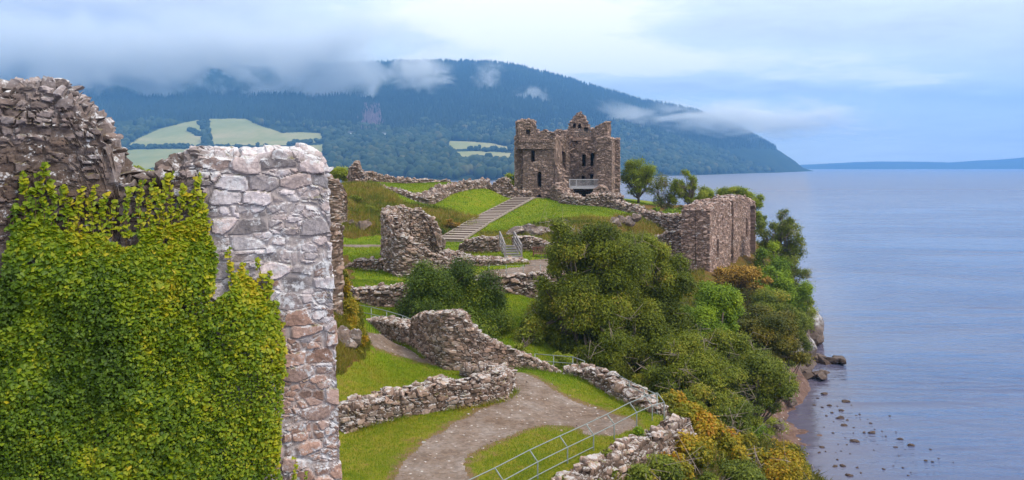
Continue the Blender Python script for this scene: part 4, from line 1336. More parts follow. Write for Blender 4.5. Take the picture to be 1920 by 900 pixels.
def lochside_wall():
    A_, B_ = np.array([20.4, 91.5]), np.array([31.6, 115.0])
    D = (B_ - A_) / np.linalg.norm(B_ - A_)
    L = np.linalg.norm(B_ - A_)
    Nl = np.array([-D[1], D[0]])
    th = 3.0
    tops = [(0.0, 390), (0.06, 386), (0.3, 381), (0.42, 378), (0.46, 374), (0.62, 371), (0.8, 371), (0.88, 376), (1.0, 376)]
    pts = []
    for f, py in tops:
        q = A_ + D * L * f
        c = q + Nl * th / 2
        pts.append((c[0], c[1], 8.6, H - (py - HY) / F * q[1]))
    parts, A, (Vd, A0, hf) = masonry(pts, th, stone=(0.5, 0.5, 0.24), res=0.09, seed=65, amp=0.085, jag=0.25, cap_stones=150, cap_size=0.26,
                                     holes=[(L * 0.41, L * 0.455, 8.0, 18.0, 0.9, False), (L * 0.86, L * 0.985, 8.0, 16.9, 1.3, False), (L * 0.13, L * 0.165, 12.1, 14.2, 1.2, True), (L * 0.75, L * 0.785, 13.2, 15.6, 1.2, True)])
    o = link('ruined_wall', mesh_from('ruined_wall', parts, {'sc': A}, False), M_LOCH)
    tag(o, 'tall thick brown wall block standing above the loch among trees', 'wall')
    for k, f in enumerate(hf):
        if len(f):
            used = np.unique(f)
            mp = np.zeros(len(Vd), int)
            mp[used] = np.arange(len(used))
            link('window_opening' if k > 1 else 'recess', mesh_from('recess', [(Vd[used], mp[f])], {'sc': A0[used]}), M_LOCH, o)


lochside_wall()


# ------------------------------------------------------------------ the keep
def build_keep():
    root = empty('castle_keep', tuple(P(1063, 372, 121)))
    tag(root, 'large ruined square castle keep with its near corner fallen away', 'tower')
    Mx = __import__('mathutils').Matrix.Translation(-root.location)

    def seg(name, path, thick, holes=(), **kw):
        pts = []
        for px, pb, d, pt in path:
            a, b = P(px, pb, d), P(px, pt, d)
            pts.append((a[0], a[1], a[2] - 1.0, b[2]))
        base = np.array([p[:2] for p in pts])
        cum = np.concatenate([[0], np.cumsum(np.linalg.norm(np.diff(base, axis=0), axis=1))])
        hh = []
        for px0, px1, py0, py1, dep, arch in holes:
            pxs = np.array([t[0] for t in path], float)
            ds = np.array([t[2] for t in path], float)
            o_ = np.argsort(pxs)
            u0, u1 = np.interp([px0, px1], pxs[o_], cum[o_])
            dd = np.interp((px0 + px1) / 2, pxs[o_], ds[o_])
            hh.append((min(u0, u1), max(u0, u1), H - (py1 - HY) / F * dd, H - (py0 - HY) / F * dd, dep, arch))
        d_ = dict(stone=(0.5, 0.46, 0.25), res=0.09, amp=0.085, jag=0.22, cap_size=0.27)
        d_.update(kw)
        parts, A, (Vd, A0, hf) = masonry(pts, thick, holes=hh, **d_)
        o = link(name, mesh_from(name, parts, {'sc': A}, False), M_TOWER, root)
        o.matrix_parent_inverse = Mx
        for f in hf:
            if len(f):
                used = np.unique(f)
                mp = np.zeros(len(Vd), int)
                mp[used] = np.arange(len(used))
                c = link('window_opening', mesh_from('window_opening', [(Vd[used], mp[f])], {'sc': A0[used]}), M_DARK, o)
        return o

    # walls are walked left to right, so that their front faces the camera; d is their middle line
    seg('front_wall', [(983, 374, 119, 258), (1010, 374, 118.6, 258), (1030, 376, 118.4, 256), (1040, 378, 118.2, 254), (1044, 380, 118.1, 262), (1047, 382, 118, 300), (1052, 384, 117.8, 318), (1060, 386, 117.5, 338), (1070, 388, 117, 372)], 2.2, seed=71, cap_stones=70,
        holes=[(998.5, 1004.5, 283, 303, 1.5, False), (1010, 1016.5, 322, 350, 1.5, True), (1009, 1017, 365, 372, 1.5, True)])
    seg('side_wall', [(978, 374, 129.0, 256), (980, 374, 119.2, 258)], 2.0, seed=72, cap_stones=20)
    seg('side_wall', [(1147, 376, 119.5, 262), (1144, 372, 130, 262)], 2.2, seed=73, cap_stones=30)
    seg('back_wall', [(984, 372, 130, 262), (1030, 372, 130, 258), (1046, 372, 130, 247), (1062, 372, 130, 247), (1070, 372, 130, 253), (1095, 372, 130, 253), (1116, 372, 130, 250), (1142, 372, 130, 256)], 3.6, seed=74, cap_stones=70,
        holes=[(1091, 1095.5, 291, 311, 2.8, False), (1109, 1119, 288.5, 310.5, 2.8, False), (1108, 1117, 328, 346, 2.8, False), (1092, 1097, 262, 274, 2.6, False), (1106, 1116, 260, 266, 1.6, False)])
    # stub with its window niche behind the broken edge, then the flank left of the fallen opening
    seg('inner_wall', [(1042, 384, 121, 254), (1050, 384, 121, 256), (1056, 384, 121.4, 272), (1060, 384, 121.8, 292), (1063, 384, 122, 330), (1068, 386, 122, 366)], 1.8, seed=75, cap_stones=40, jag=0.3, holes=[(1045, 1052, 284, 318, 1.3, True)])
    seg('front_pier', [(1122, 376, 119, 300), (1126, 376, 118.8, 262), (1132, 376, 118.6, 258), (1140, 376, 118.4, 258), (1150, 376, 118.2, 260)], 2.4, seed=76, cap_stones=40)
    seg('cross_wall', [(1060, 372, 124.4, 272), (1070, 372, 124.2, 285), (1080, 372, 124, 276), (1086, 372, 124, 264), (1104, 372, 124, 260), (1124, 372, 123.8, 259)], 3.0, seed=77, cap_stones=70, jag=0.3,
        holes=[(1090.5, 1096.5, 290, 312, 2.2, False), (1108.5, 1119.5, 288, 311, 2.6, False), (1108, 1119, 327, 347, 2.6, False), (1063, 1071, 300, 318, 1.4, True), (1089, 1096, 330, 342, 1.2, False)])
    # parapet on its corbel course
    seg('parapet', [(972.5, 265, 117.7, 228), (979, 265, 117.6, 226), (991, 265, 117.5, 226), (1000, 265, 117.5, 231), (1006, 265, 117.5, 240), (1012, 265, 117.5, 249), (1022, 265, 117.5, 247), (1032, 265, 117.4, 249), (1041, 265, 117.3, 252)], 0.9, seed=78, cap_stones=60, stone=(0.4, 0.4, 0.2), holes=[(987, 993.5, 244, 252, 1.1, False)])
    seg('parapet', [(973.5, 265, 127, 232), (973.5, 265, 118.2, 228)], 0.8, seed=79, cap_stones=16)
    seg('turret', [(994, 262, 119.5, 227), (999, 262, 119.5, 228), (1003, 262, 119.5, 232)], 2.0, seed=80, cap_stones=14)
    seg('gable', [(1066, 256, 125, 243), (1069, 256, 125, 232), (1076, 256, 125, 223), (1083, 256, 125, 216), (1088, 256, 125, 212), (1093, 256, 125, 217), (1098, 256, 125, 226), (1104, 256, 125, 236), (1106, 256, 125, 244)], 1.6, seed=81, cap_stones=40, jag=0.22, holes=[(1074, 1079, 232, 240, 1.0, True), (1084, 1088, 233, 241, 1.0, False), (1095, 1102, 240, 246, 1.0, False)])
    seg('parapet', [(1116, 265, 121, 244), (1124, 265, 120, 239), (1131, 265, 119.3, 234), (1136, 265, 119, 231), (1142, 265, 118.8, 230)], 1.4, seed=82, cap_stones=30, jag=0.2)
    # rubble apron of the fallen corner
    for k, (x0, x1, y0, y1, d) in enumerate([(1044, 1076, 340, 388, 115.5)]):
        seg('rubble_slope', [(1040, 388, 116.2, 352), (1050, 388, 115.8, 344), (1060, 388, 115.2, 356), (1072, 388, 114.6, 372), (1084, 388, 114.2, 382)], 2.4, seed=83, cap_stones=120, cap_size=0.34, jag=0.3)
    seg('rubble_slope', [(1108, 384, 116.6, 372), (1118, 384, 116.4, 356), (1130, 384, 116.2, 350), (1142, 384, 116, 362), (1150, 384, 116, 374)], 2.0, seed=84, cap_stones=70, cap_size=0.34, jag=0.25)
    # corbels
    parts = []
    for px in np.arange(974.5, 1042, 4.2):
        c = P(px, 264.5, 117.35)
        parts += boxes([(c, (0.16, 0.9, 0.34), 0)])
    o = link('corbel_course', mesh_from('corbel_course', parts, {'sc': np.tile([0.4, 0.5, 1, 0], (sum(len(p[0]) for p in parts), 1))}, False), M_TOWER, root)
    o.matrix_parent_inverse = Mx
    # timber viewing balcony in the opening
    mt, N = material('grey_timber')
    pos = N.n('ShaderNodeNewGeometry').outputs['Position']
    finish(N, N.mix(N.noise(N.scale(pos, (6, 6, 1)), 1.0, 4), (0.30, 0.30, 0.34), (0.46, 0.46, 0.52)), 0.8)
    a, b, c = P(1067, 351.5, 117.6), P(1122, 351.5, 117.6), P(1122, 351.5, 124)
    deck = link('balcony', mesh_from('balcony', boxes([((a[0] * .5 + b[0] * .5, 119.9, a[2] - 0.06), (b[0] - a[0], 4.6, 0.22), 0)]), None, False), mt, root)
    deck.matrix_parent_inverse = Mx
    parts = []
    z0, z1 = a[2] + 0.05, P(0, 336.5, 117.6)[2]
    for x in np.linspace(a[0] + .05, b[0] - .05, 29):
        w = 0.10 if abs(((x - a[0]) / (b[0] - a[0]) * 4) % 1) < 0.06 else 0.035
        parts += boxes([((x, 117.7, (z0 + z1) / 2), (w, w, z1 - z0), 0)])
    for z in (z1, z0 + 0.12):
        parts += boxes([(((a[0] + b[0]) / 2, 117.7, z), (b[0] - a[0], 0.09, 0.09), 0)])
    for yy in np.linspace(118, 122, 8):
        parts += boxes([((b[0] - .05, yy, (z0 + z1) / 2), (0.035, 0.035, z1 - z0), 0)])
    parts += boxes([((b[0] - .05, 119.9, z1), (0.09, 4.4, 0.09), 0)])
    rl = link('railing', mesh_from('railing', parts, None, False), mt, deck)
    ml, N = material('dark_steel')
    finish(N, (0.10, 0.10, 0.11, 1), 0.6)
    parts = []
    zt = P(0, 243.5, 122.9)[2]
    zb = P(0, 257, 122.9)[2]
    for px in np.linspace(1078, 1116, 12):
        parts += boxes([((P(px, 0, 122.9)[0], 122.9, (zb + zt) / 2), (0.05, 0.05, zt - zb), 0)])
    for z in (zt, zt - 0.35, zt - 0.7):
        parts += boxes([(((P(1078, 0, 122.9)[0] + P(1116, 0, 122.9)[0]) / 2, 122.9, z), (P(1116, 0, 122.9)[0] - P(1078, 0, 122.9)[0], 0.05, 0.05), 0)])
    rr = link('roof_railing', mesh_from('roof_railing', parts, None, False), ml, root)
    rr.matrix_parent_inverse = Mx
    # roof walk that the railing stands on
    x0, x1 = P(1074, 0, 123)[0], P(1122, 0, 123)[0]
    fl = link('wall_walk', mesh_from('wall_walk', boxes([(((x0 + x1) / 2, 123.6, P(0, 259, 122.9)[2] - 0.2), (x1 - x0, 1.5, 0.3), 0)]), {'sc': np.tile([0.4, 0.5, 1, 0], (8, 1))}, False), M_TOWER, root)
    fl.matrix_parent_inverse = Mx


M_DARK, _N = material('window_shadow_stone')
finish(_N, (0.06, 0.042, 0.036, 1), 0.95)  # backs of the keep windows: inner shade put into a darker stone colour
build_keep()


# ------------------------------------------------------------------ rock outcrops and shore stones
def outcrop(label, at, size, seed, n=7, spread=0.8, mat=None, group=None, name='rock_outcrop', sub=4, foot=0.35, tone=0.0):
    r = np.random.default_rng(seed)
    parts, A = [], []
    for k in range(n):
        s = np.array(size) * r.uniform(0.45, 1.0) * (1 if k else 1.1)
        V, f = rock(s, int(r.integers(1e6)), sub, 0.6, 0.4)
        a = r.uniform(0, 6.28)
        V = V @ np.array([[cos(a), sin(a), 0], [-sin(a), cos(a), 0], [0.15, 0.1, 1]])
        o = np.array([r.normal() * size[0] * spread, r.normal() * size[1] * spread, r.uniform(-0.3, 0.5) * size[2]]) * (k > 0)
        W = V + o + np.array(at)
        parts.append((W, f))
        q = W + seed
        F1, F2, r1, r2 = worley(q, (0.9 * size[2] * .5 + .25, 0.9 * size[2] * .5 + .25, 0.5 * size[2] * .4 + .15), seed)
        A.append(np.stack([r1, r2, sstep(F2 - F1, 0, 0.15), np.full(len(W), tone)], 1))
    o = link(name, mesh_from(name, parts, {'sc': np.concatenate(A)}, False), mat or M_ROCK)
    return tag(o, label, 'rock', group)


def shore_rock_material():
    m, N = material('shore_cliff')
    at = N.n('ShaderNodeAttribute', attribute_name='sc')
    r, g, b = N.n('ShaderNodeSeparateColor', {0: at.outputs['Color']}).outputs[:3]
    pos = N.n('ShaderNodeNewGeometry').outputs['Position']
    z = N.sep(pos)[2]
    nf = N.noise(pos, 2.2, 6, 0.7)
    nn = N.noise(pos, 0.9, 5, 0.75)
    col = N.mix(r, (0.09, 0.062, 0.052), (0.17, 0.13, 0.12))
    lich = N.mix(nf, (0.20, 0.19, 0.20), (0.54, 0.54, 0.59))
    f = N.math('MULTIPLY', N.range(N.math('ADD', z, N.math('MULTIPLY', N.math('SUBTRACT', nn, 0.5), 3.2)), 1.7, 3.0), N.range(nn, 0.42, 0.56))
    col = N.mix(f, col, lich)
    col = N.mix(1.0, col, N.ramp(nf, [(0.3, (0.55, 0.55, 0.55)), (0.7, (1.2, 1.2, 1.2))]), 'MULTIPLY')
    wet = N.range(N.math('ADD', z, N.math('MULTIPLY', nn, 0.5)), 0.35, 1.15, 1.0, 0.0)
    col = N.mix(N.math('MULTIPLY', wet, 0.75), col, (0.055, 0.032, 0.024))
    finish(N, col, 0.8, nf, 0.12, 0.9, spec=0.3)
    return m


M_SHORE = shore_rock_material()
outcrop('lichen spotted boulder bulging from the heather face of the knoll', P(676, 428, 82.5), (0.85, 0.8, 0.85), 5, 6, 0.6, tone=0.45)
outcrop('pale broken rock shelf on the grassy slope above the wooden bench', P(1010, 436, 80), (1.3, 1.1, 0.7), 6, 9, 0.9)
outcrop('small whitish rock at the top of the wall left of the bridge', P(933, 450, 72), (0.6, 0.5, 0.45), 7, 3, 0.4)
outcrop('grey rocks showing through the slope above the big tree', P(1165, 412, 93), (0.9, 0.9, 0.9), 8, 9, 1.0)
outcrop('dark rock face below the orange grass beside the ivy wall', P(640, 640, 37.6), (0.55, 0.5, 0.55), 9, 8, 0.75)
outcrop('flat boulder half buried in the grass bank near the ivy wall', P(676, 722, 36), (0.35, 0.3, 0.18), 10, 4, 0.7)
outcrop('tall white stained cliff point beyond the trees at the water', (36.6, 111.0, 0.7), (1.9, 2.6, 2.4), 11, 9, 0.5, M_SHORE, 'cliff points by the loch')
outcrop('pale cliff foot below the dark yew', (30.6, 97.0, 0.8), (1.7, 2.0, 2.0), 12, 10, 0.6, M_SHORE, 'cliff points by the loch')
outcrop('low dark reef running out into the water below the pale cliff', (34.6, 99.2, 0.15), (2.2, 0.9, 0.75), 13, 7, 0.6, M_SHORE, 'cliff points by the loch')
outcrop('flat brown rock ledges at the far end of the beach', (30.6, 92.0, 0.15), (1.6, 0.9, 0.6), 14, 10, 0.8, M_SHORE)
outcrop('grey boulder between beach and cliff', (28.3, 91.5, 0.5), (0.9, 0.8, 0.8), 15, 3, 0.5, M_SHORE)
outcrop('leaning brown slab on the upper beach', (25.2, 80.5, 0.7), (0.5, 0.9, 0.4), 16, 4, 0.5, M_SHORE)
outcrop('bare reddish rocks under the bushes above the beach', (21.0, 71.0, 1.3), (0.6, 0.8, 0.4), 17, 8, 0.6, M_SHORE)


def shore_stones():
    big = [(1585, 754, 15, 'long dark slab in the shallows, farthest out of the near reef'), (1545, 739, 12, 'flat stone at the edge of the rock ledges'), (1575, 784, 15, 'humped brown stone in the shallows level with the beach middle'),
           (1583, 798, 12, 'wedge shaped dark stone in the shallows'), (1555, 761, 10, 'reddish stone just off the beach'), (1577, 770, 10, 'small tilted red stone in the shallows'), (1635, 812, 16, 'broken pair of flat stones farther out in the shallows'),
           (1602, 828, 16, 'long pale stone lying level with the beach tip'), (1687, 824, 10, 'round dark stone farther out in the open water'), (1707, 836, 14, 'long pointed stone farther out in the open water'), (1566, 875, 11, 'left stone of two close together near the bottom shore'),
           (1580, 874, 12, 'right stone of two close together near the bottom shore'), (1591, 892, 15, 'broad dark stone nearest the bottom of the picture'), (1680, 839, 8, 'small brown stone between the round and the pointed stone'), (1736, 864, 9, 'lone reddish stone far out from the beach'),
           (1541, 839, 11, 'red stone awash at the beach tip'), (1540, 595, 4, 'tiny black rock alone beside the white cliff point')]
    r = np.random.default_rng(8)
    for k, (px, py, w, lab) in enumerate(big):
        d = H * F / (py - HY)
        s = w / F * d * 0.62
        V, f = rock((s, s * 0.62, s * 0.42), 400 + k, 4, 0.35, 0.5)
        a = r.uniform(-0.5, 0.5)
        V = V @ np.array([[cos(a), sin(a), 0], [-sin(a), cos(a), 0], [0.15, 0, 1]])
        o = link('shore_stone', mesh_from('shore_stone', [(V, f)], {'sc': np.tile([r.random(), r.random(), 1, 0], (len(V), 1))}), M_SHORE, None, ((px - 960) / F * d, d, s * 0.06))
        tag(o, lab, 'stone', 'stones in the shallows')
    base = []
    for k in range(4):
        V, f = rock((1, 0.75, 0.5), 500 + k, 3, 0.35, 0.5)
        base.append(mesh_from('shore_stone', [(V, f)], {'sc': np.tile([r.random(), r.random(), 1, 0], (len(V), 1))}))
        base[-1].materials.append(M_SHORE)
    small = [(1613, 787), (1627, 786), (1668, 780), (1645, 833), (1638, 844), (1588, 788), (1533, 747), (1563, 791), (1571, 833), (1600, 812), (1620, 811), (1654, 809), (1633, 794), (1612, 777), (1605, 779), (1693, 877), (1707, 886), (1703, 892), (1748, 866), (1745, 843), (1788, 867), (1760, 860), (1585, 821), (1548, 847), (1536, 849),
             (1567, 848), (1594, 851), (1570, 862), (1607, 877), (1614, 887), (1675, 874), (1657, 880), (1686, 855), (1698, 843), (1625, 820), (1560, 774), (1541, 764), (1549, 780), (1640, 805), (1577, 846), (1536, 882), (1596, 760), (1570, 762), (1562, 812), (1527, 760), (1545, 801), (1601, 802), (1588, 834), (1661, 818), (1680, 810)]
    for k, (px, py) in enumerate(small):
        d = H * F / (py - HY)
        s = r.uniform(1.6, 4.2) / F * d
        o = link('shore_stone', base[k % 4], None, None, ((px - 960) / F * d, d, s * 0.08))
        o.scale = (s, s, s)
        o.rotation_euler = (0, 0, r.uniform(0, 6.28))
        tag(o, 'small dark stone barely breaking the shallow water off the beach', 'stone', 'small stones in the shallows')


shore_stones()

# ------------------------------------------------------------------ steps, bridge, bench, rails, cottages
def plain(name, c0, c1, scale=4.0, rough=0.85, metal=0.0):
    m, N = material(name)
    pos = N.n('ShaderNodeNewGeometry').outputs['Position']
    finish(N, N.mix(N.noise(pos, scale, 5, 0.65), c0, c1), rough, metal=metal)
    return m


M_TREAD = plain('pale_step', (0.22, 0.175, 0.155), (0.36, 0.31, 0.29))
M_RISER = plain('dark_riser', (0.09, 0.06, 0.05), (0.16, 0.115, 0.09))
M_TIMBER = plain('weathered_timber', (0.17, 0.155, 0.16), (0.27, 0.25, 0.265), 6.0)
M_BENCH = plain('brown_bench_timber', (0.10, 0.045, 0.035), (0.17, 0.085, 0.065), 8.0)
M_RAIL = plain('galvanised_rail', (0.17, 0.20, 0.205), (0.27, 0.30, 0.305), 5.0, 0.5, 0.3)


def part(name, parts, mat, parent, smooth=False):
    """A child mesh whose vertices are given in world space."""
    off = np.array(parent.matrix_world.translation if parent.parent is None else parent.parent.location) if False else np.array(root_loc(parent))
    pp = []
    for v, f in parts:
        pp.append((np.asarray(v, float).reshape(-1, 3) - off if len(v) else v, f))
    return link(name, mesh_from(name, pp, None, smooth), mat, parent)


def root_loc(o):
    while o.parent is not None:
        o = o.parent
    return o.location


def build_steps():
    line = np.array(STEP_LINE, float)
    pts = np.array([P(*t) for t in line])
    root = empty('footpath_steps', tuple(pts[0]))
    tag(root, 'long flight of shallow timber edged steps climbing the green slope', 'steps')
    n = 24
    seg = np.concatenate([[0], np.cumsum(np.linalg.norm(np.diff(pts[:, :2], axis=0), axis=1))])
    u = np.linspace(0, seg[-1], n + 1)
    C = np.stack([np.interp(u, seg, pts[:, k]) for k in range(3)], 1)
    T = np.gradient(C[:, :2], axis=0)
    T /= np.linalg.norm(T, axis=1)[:, None]
    W = 2.3
    first_s = first_r = None
    for i in range(n):
        a = math.atan2(T[i, 1], T[i, 0])
        mid = (C[i] + C[i + 1]) / 2
        dep = np.linalg.norm(C[i + 1, :2] - C[i, :2])
        rise = C[i + 1, 2] - C[i, 2]
        zt = C[i + 1, 2] + 0.12
        s = part('step', boxes([((mid[0], mid[1], zt - 0.3), (dep + 0.02, W, 0.6), a)]), M_TREAD, root)
        f0 = C[i, :2] - T[i] * 0.02
        part('riser', boxes([((f0[0], f0[1], zt - rise * 0.60), (0.06, W - 0.06, max(rise * 0.72, 0.07)), a)]), M_RISER, s)  # dark strip over the lower part of each pale step front
    for sd in (-1, 1):
        pp = []
        for i in range(n):
            nn = np.array([-T[i, 1], T[i, 0]]) * sd * (W / 2 + 0.08)
            pp += beam((C[i, 0] + nn[0], C[i, 1] + nn[1], C[i, 2] + 0.14), (C[i + 1, 0] + nn[0], C[i + 1, 1] + nn[1], C[i + 1, 2] + 0.10), 0.10, 0.2)
        part('edge_board', pp, M_TREAD, root)


build_steps()


def build_bridge():
    a = P(962.5, 484, 64)
    root = empty('timber_bridge', tuple(a))
    tag(root, 'grey timber steps with slanting handrails between two rubble walls', 'steps')
    z0 = a[2]
    lb, rb = np.array([-0.50, 64.0]), np.array([0.69, 64.0])
    lt, rt = np.array([-0.93, 67.5]), np.array([0.16, 67.5])
    rise = 0.62
    n = 5
    for i in range(n):
        f0, f1 = i / n, (i + 1) / n
        m = (lb + (lt - lb) * (f0 + f1) / 2 + rb + (rt - rb) * (f0 + f1) / 2) / 2
        part('tread', boxes([((m[0], m[1], z0 + rise * (i + 1) / n - 0.04), (1.15, 3.5 / n - 0.06, 0.08), 0.12)]), M_TIMBER, root)
    for b, t in ((lb, lt), (rb, rt)):
        pp = []
        h = root_h = part('handrail', beam((b[0], b[1], z0 + 0.95), (t[0], t[1], z0 + rise + 1.0), 0.09, 0.14) + beam((b[0], b[1], z0 + 0.62), (t[0], t[1], z0 + rise + 0.67), 0.05, 0.13) + beam((b[0], b[1], z0 + 0.3), (t[0], t[1], z0 + rise + 0.35), 0.05, 0.13), M_TIMBER, root)
        for f in (0, 0.5, 1):
            p = b + (t - b) * f
            part('post', boxes([((p[0], p[1], z0 + rise * f + 0.45), (0.13, 0.13, 1.15), 0)]), M_TIMBER, h)


build_bridge()


def build_bench():
    c = P(1019, 487, 66.6)
    root = empty('wooden_bench', tuple(c))
    tag(root, 'brown wooden bench against the rubble wall by the terrace', 'bench')
    x, y, z = c
    pp = []
    for k in range(4):
        pp += boxes([((x, y - 0.22 + 0.13 * k, z + 0.45), (1.6, 0.11, 0.035), 0)])
    part('seat', pp, M_BENCH, root)
    pp = []
    for k in range(9):
        pp += boxes([((x - 0.7 + 0.175 * k, y + 0.26, z + 0.7), (0.07, 0.03, 0.36), 0)])
    pp += boxes([((x, y + 0.26, z + 0.91), (1.66, 0.06, 0.08), 0), ((x, y + 0.26, z + 0.53), (1.6, 0.05, 0.06), 0)])
    part('backrest', pp, M_BENCH, root)
    for sx in (-0.76, 0.76):
        for sy, hh in ((-0.24, 0.66), (0.26, 0.92)):
            part('leg', boxes([((x + sx, y + sy, z + hh / 2 - 0.03), (0.07, 0.07, hh + 0.06), 0)]), M_BENCH, root)
        part('armrest', boxes([((x + sx, y + 0.02, z + 0.68), (0.08, 0.58, 0.04), 0)]), M_BENCH, root)


build_bench()


def build_cranked_fence():
    posts = [(-3.75, 20.7, 12.5), (-2.5, 22.3, 12.5), (-1.3, 23.8, 12.5), (-0.25, 25.3, 12.5), (0.776, 26.9, 12.5), (1.77, 28.3, 12.5), (2.72, 29.6, 12.5), (3.55, 30.8, 12.5), (4.54, 32.3, 12.5), (5.25, 33.2, 12.5), (5.78, 33.7, 12.5)]
    root = empty('metal_fence', posts[5])
    tag(root, 'long galvanised rail fence with cranked posts along the lower path', 'fence')
    pts = np.array(posts)
    inw = np.array([-0.24, 0.13, 0])
    low, mid, top = pts + [0, 0, 0.12], pts + [0, 0, 0.52], pts + inw + [0, 0, 0.84]
    for p, m, t in zip(pts, mid, top):
        part('post', tube([p - [0, 0, 0.3], p, m, m * .5 + t * .5, t], 0.022, 8), M_RAIL, root, True)
    for nm, L in (('top_rail', top), ('middle_rail', mid), ('bottom_rail', low[:7])):
        part(nm, tube(L, 0.017, 8), M_RAIL, root, True)


build_cranked_fence()


def rail_fence(label, pts, hts=(0.95, 0.5), extra=()):
    pts = np.array([P(*t) for t in pts])
    root = empty('metal_fence', tuple(pts[0]))
    tag(root, label, 'fence')
    for p in pts:
        part('post', tube([p - [0, 0, 0.25], p, p + [0, 0, hts[0]]], 0.022, 6), M_RAIL, root, True)
    for nm, h in zip(('top_rail', 'middle_rail', 'bottom_rail'), hts):
        part(nm, tube(pts + [0, 0, h], 0.019, 6), M_RAIL, root, True)


rail_fence('pair of pale rails on posts along the path behind the ivy wall', [(662, 603, 50, ), (696, 610, 49), (725, 618, 47.5), (755, 628, 46), (784, 642, 44.5)], (1.0, 0.62))
rail_fence('short rail fence closing the gap between two walls under the big tree', [(1003, 699, 43), (1038, 702, 43), (1074, 705, 42.6), (1096, 714, 41.6)], (0.92, 0.6, 0.08))
rail_fence('double rail running down on top of the wall to the fence corner', [(1152, 745, 38.6), (1180, 762, 37), (1208, 778, 35.6), (1232, 790, 34.6)], (1.05, 0.86))


def build_wire_fence():
    root = empty('wire_fence', tuple(P(949, 524, 57.2)))
    tag(root, 'thin wire fence on slim posts along the terrace edge', 'fence')
    xs = [917, 949, 981, 1013, 1045]
    for px in xs:
        a = P(px, 524, 57.2)
        part('post', tube([a, a + [0, 0, 0.5], a + [0, 0, 0.95]], 0.022, 5), M_RAIL, root, True)
    for h in (0.45, 0.9):
        part('wire', tube([P(px, 524, 57.2) + [0, 0, h] for px in xs], 0.008, 4), M_RAIL, root, True)


build_wire_fence()


def cottage(label, px, py, w, dep, hgt, wings):
    ds = np.linspace(1500, 3000, 600)
    xs = (px - 960) / F * ds
    k = np.argmin(np.abs(pix(np.stack([xs, ds, hill_z(xs, ds)], 1))[1] - py))
    x, y = xs[k], ds[k]
    z = hill_z(xs[k:k + 1], ds[k:k + 1])[0]
    root = empty('cottage', (x, y, z))
    tag(root, label, 'house')
    mw = plain('white_render', (0.7, 0.7, 0.72), (0.82, 0.82, 0.84))
    mr = plain('slate_roof', (0.07, 0.075, 0.09), (0.11, 0.115, 0.13))
    mg = plain('window_glass', (0.02, 0.025, 0.03), (0.04, 0.045, 0.05))
    for ox, ww, hh in wings:
        part('wall', boxes([((x + ox, y, z + hh / 2), (ww, dep, hh + 4), 0)]), mw, root)
        v = np.array([(x + ox - ww / 2 - .4, y - dep / 2 - .4, z + hh + 2), (x + ox + ww / 2 + .4, y - dep / 2 - .4, z + hh + 2), (x + ox + ww / 2 + .4, y + dep / 2 + .4, z + hh + 2), (x + ox - ww / 2 - .4, y + dep / 2 + .4, z + hh + 2), (x + ox - ww / 2 - .4, y, z + hh + 6), (x + ox + ww / 2 + .4, y, z + hh + 6)])
        part('roof', [(v, np.array([(0, 1, 5, 4), (2, 3, 4, 5), (3, 2, 1, 0)])), (np.zeros((0, 3)), np.array([(0, 4, 3), (1, 2, 5)]) - 6)], mr, root)
        for f in (-0.28, 0.28):
            part('window', boxes([((x + ox + f * ww, y - dep / 2 - 0.02, z + hh * 0.6), (1.6, 0.2, 1.8), 0)]), mg, root)


cottage('white farmhouse with a lower wing among the trees on the far slope', 661, 256, 16, 9, 7, [(-4, 13, 6.5), (8, 9, 4.5)])
cottage('small white gabled house right of the farmhouse on the far slope', 720, 258, 8, 9, 7, [(0, 9, 7.5)])

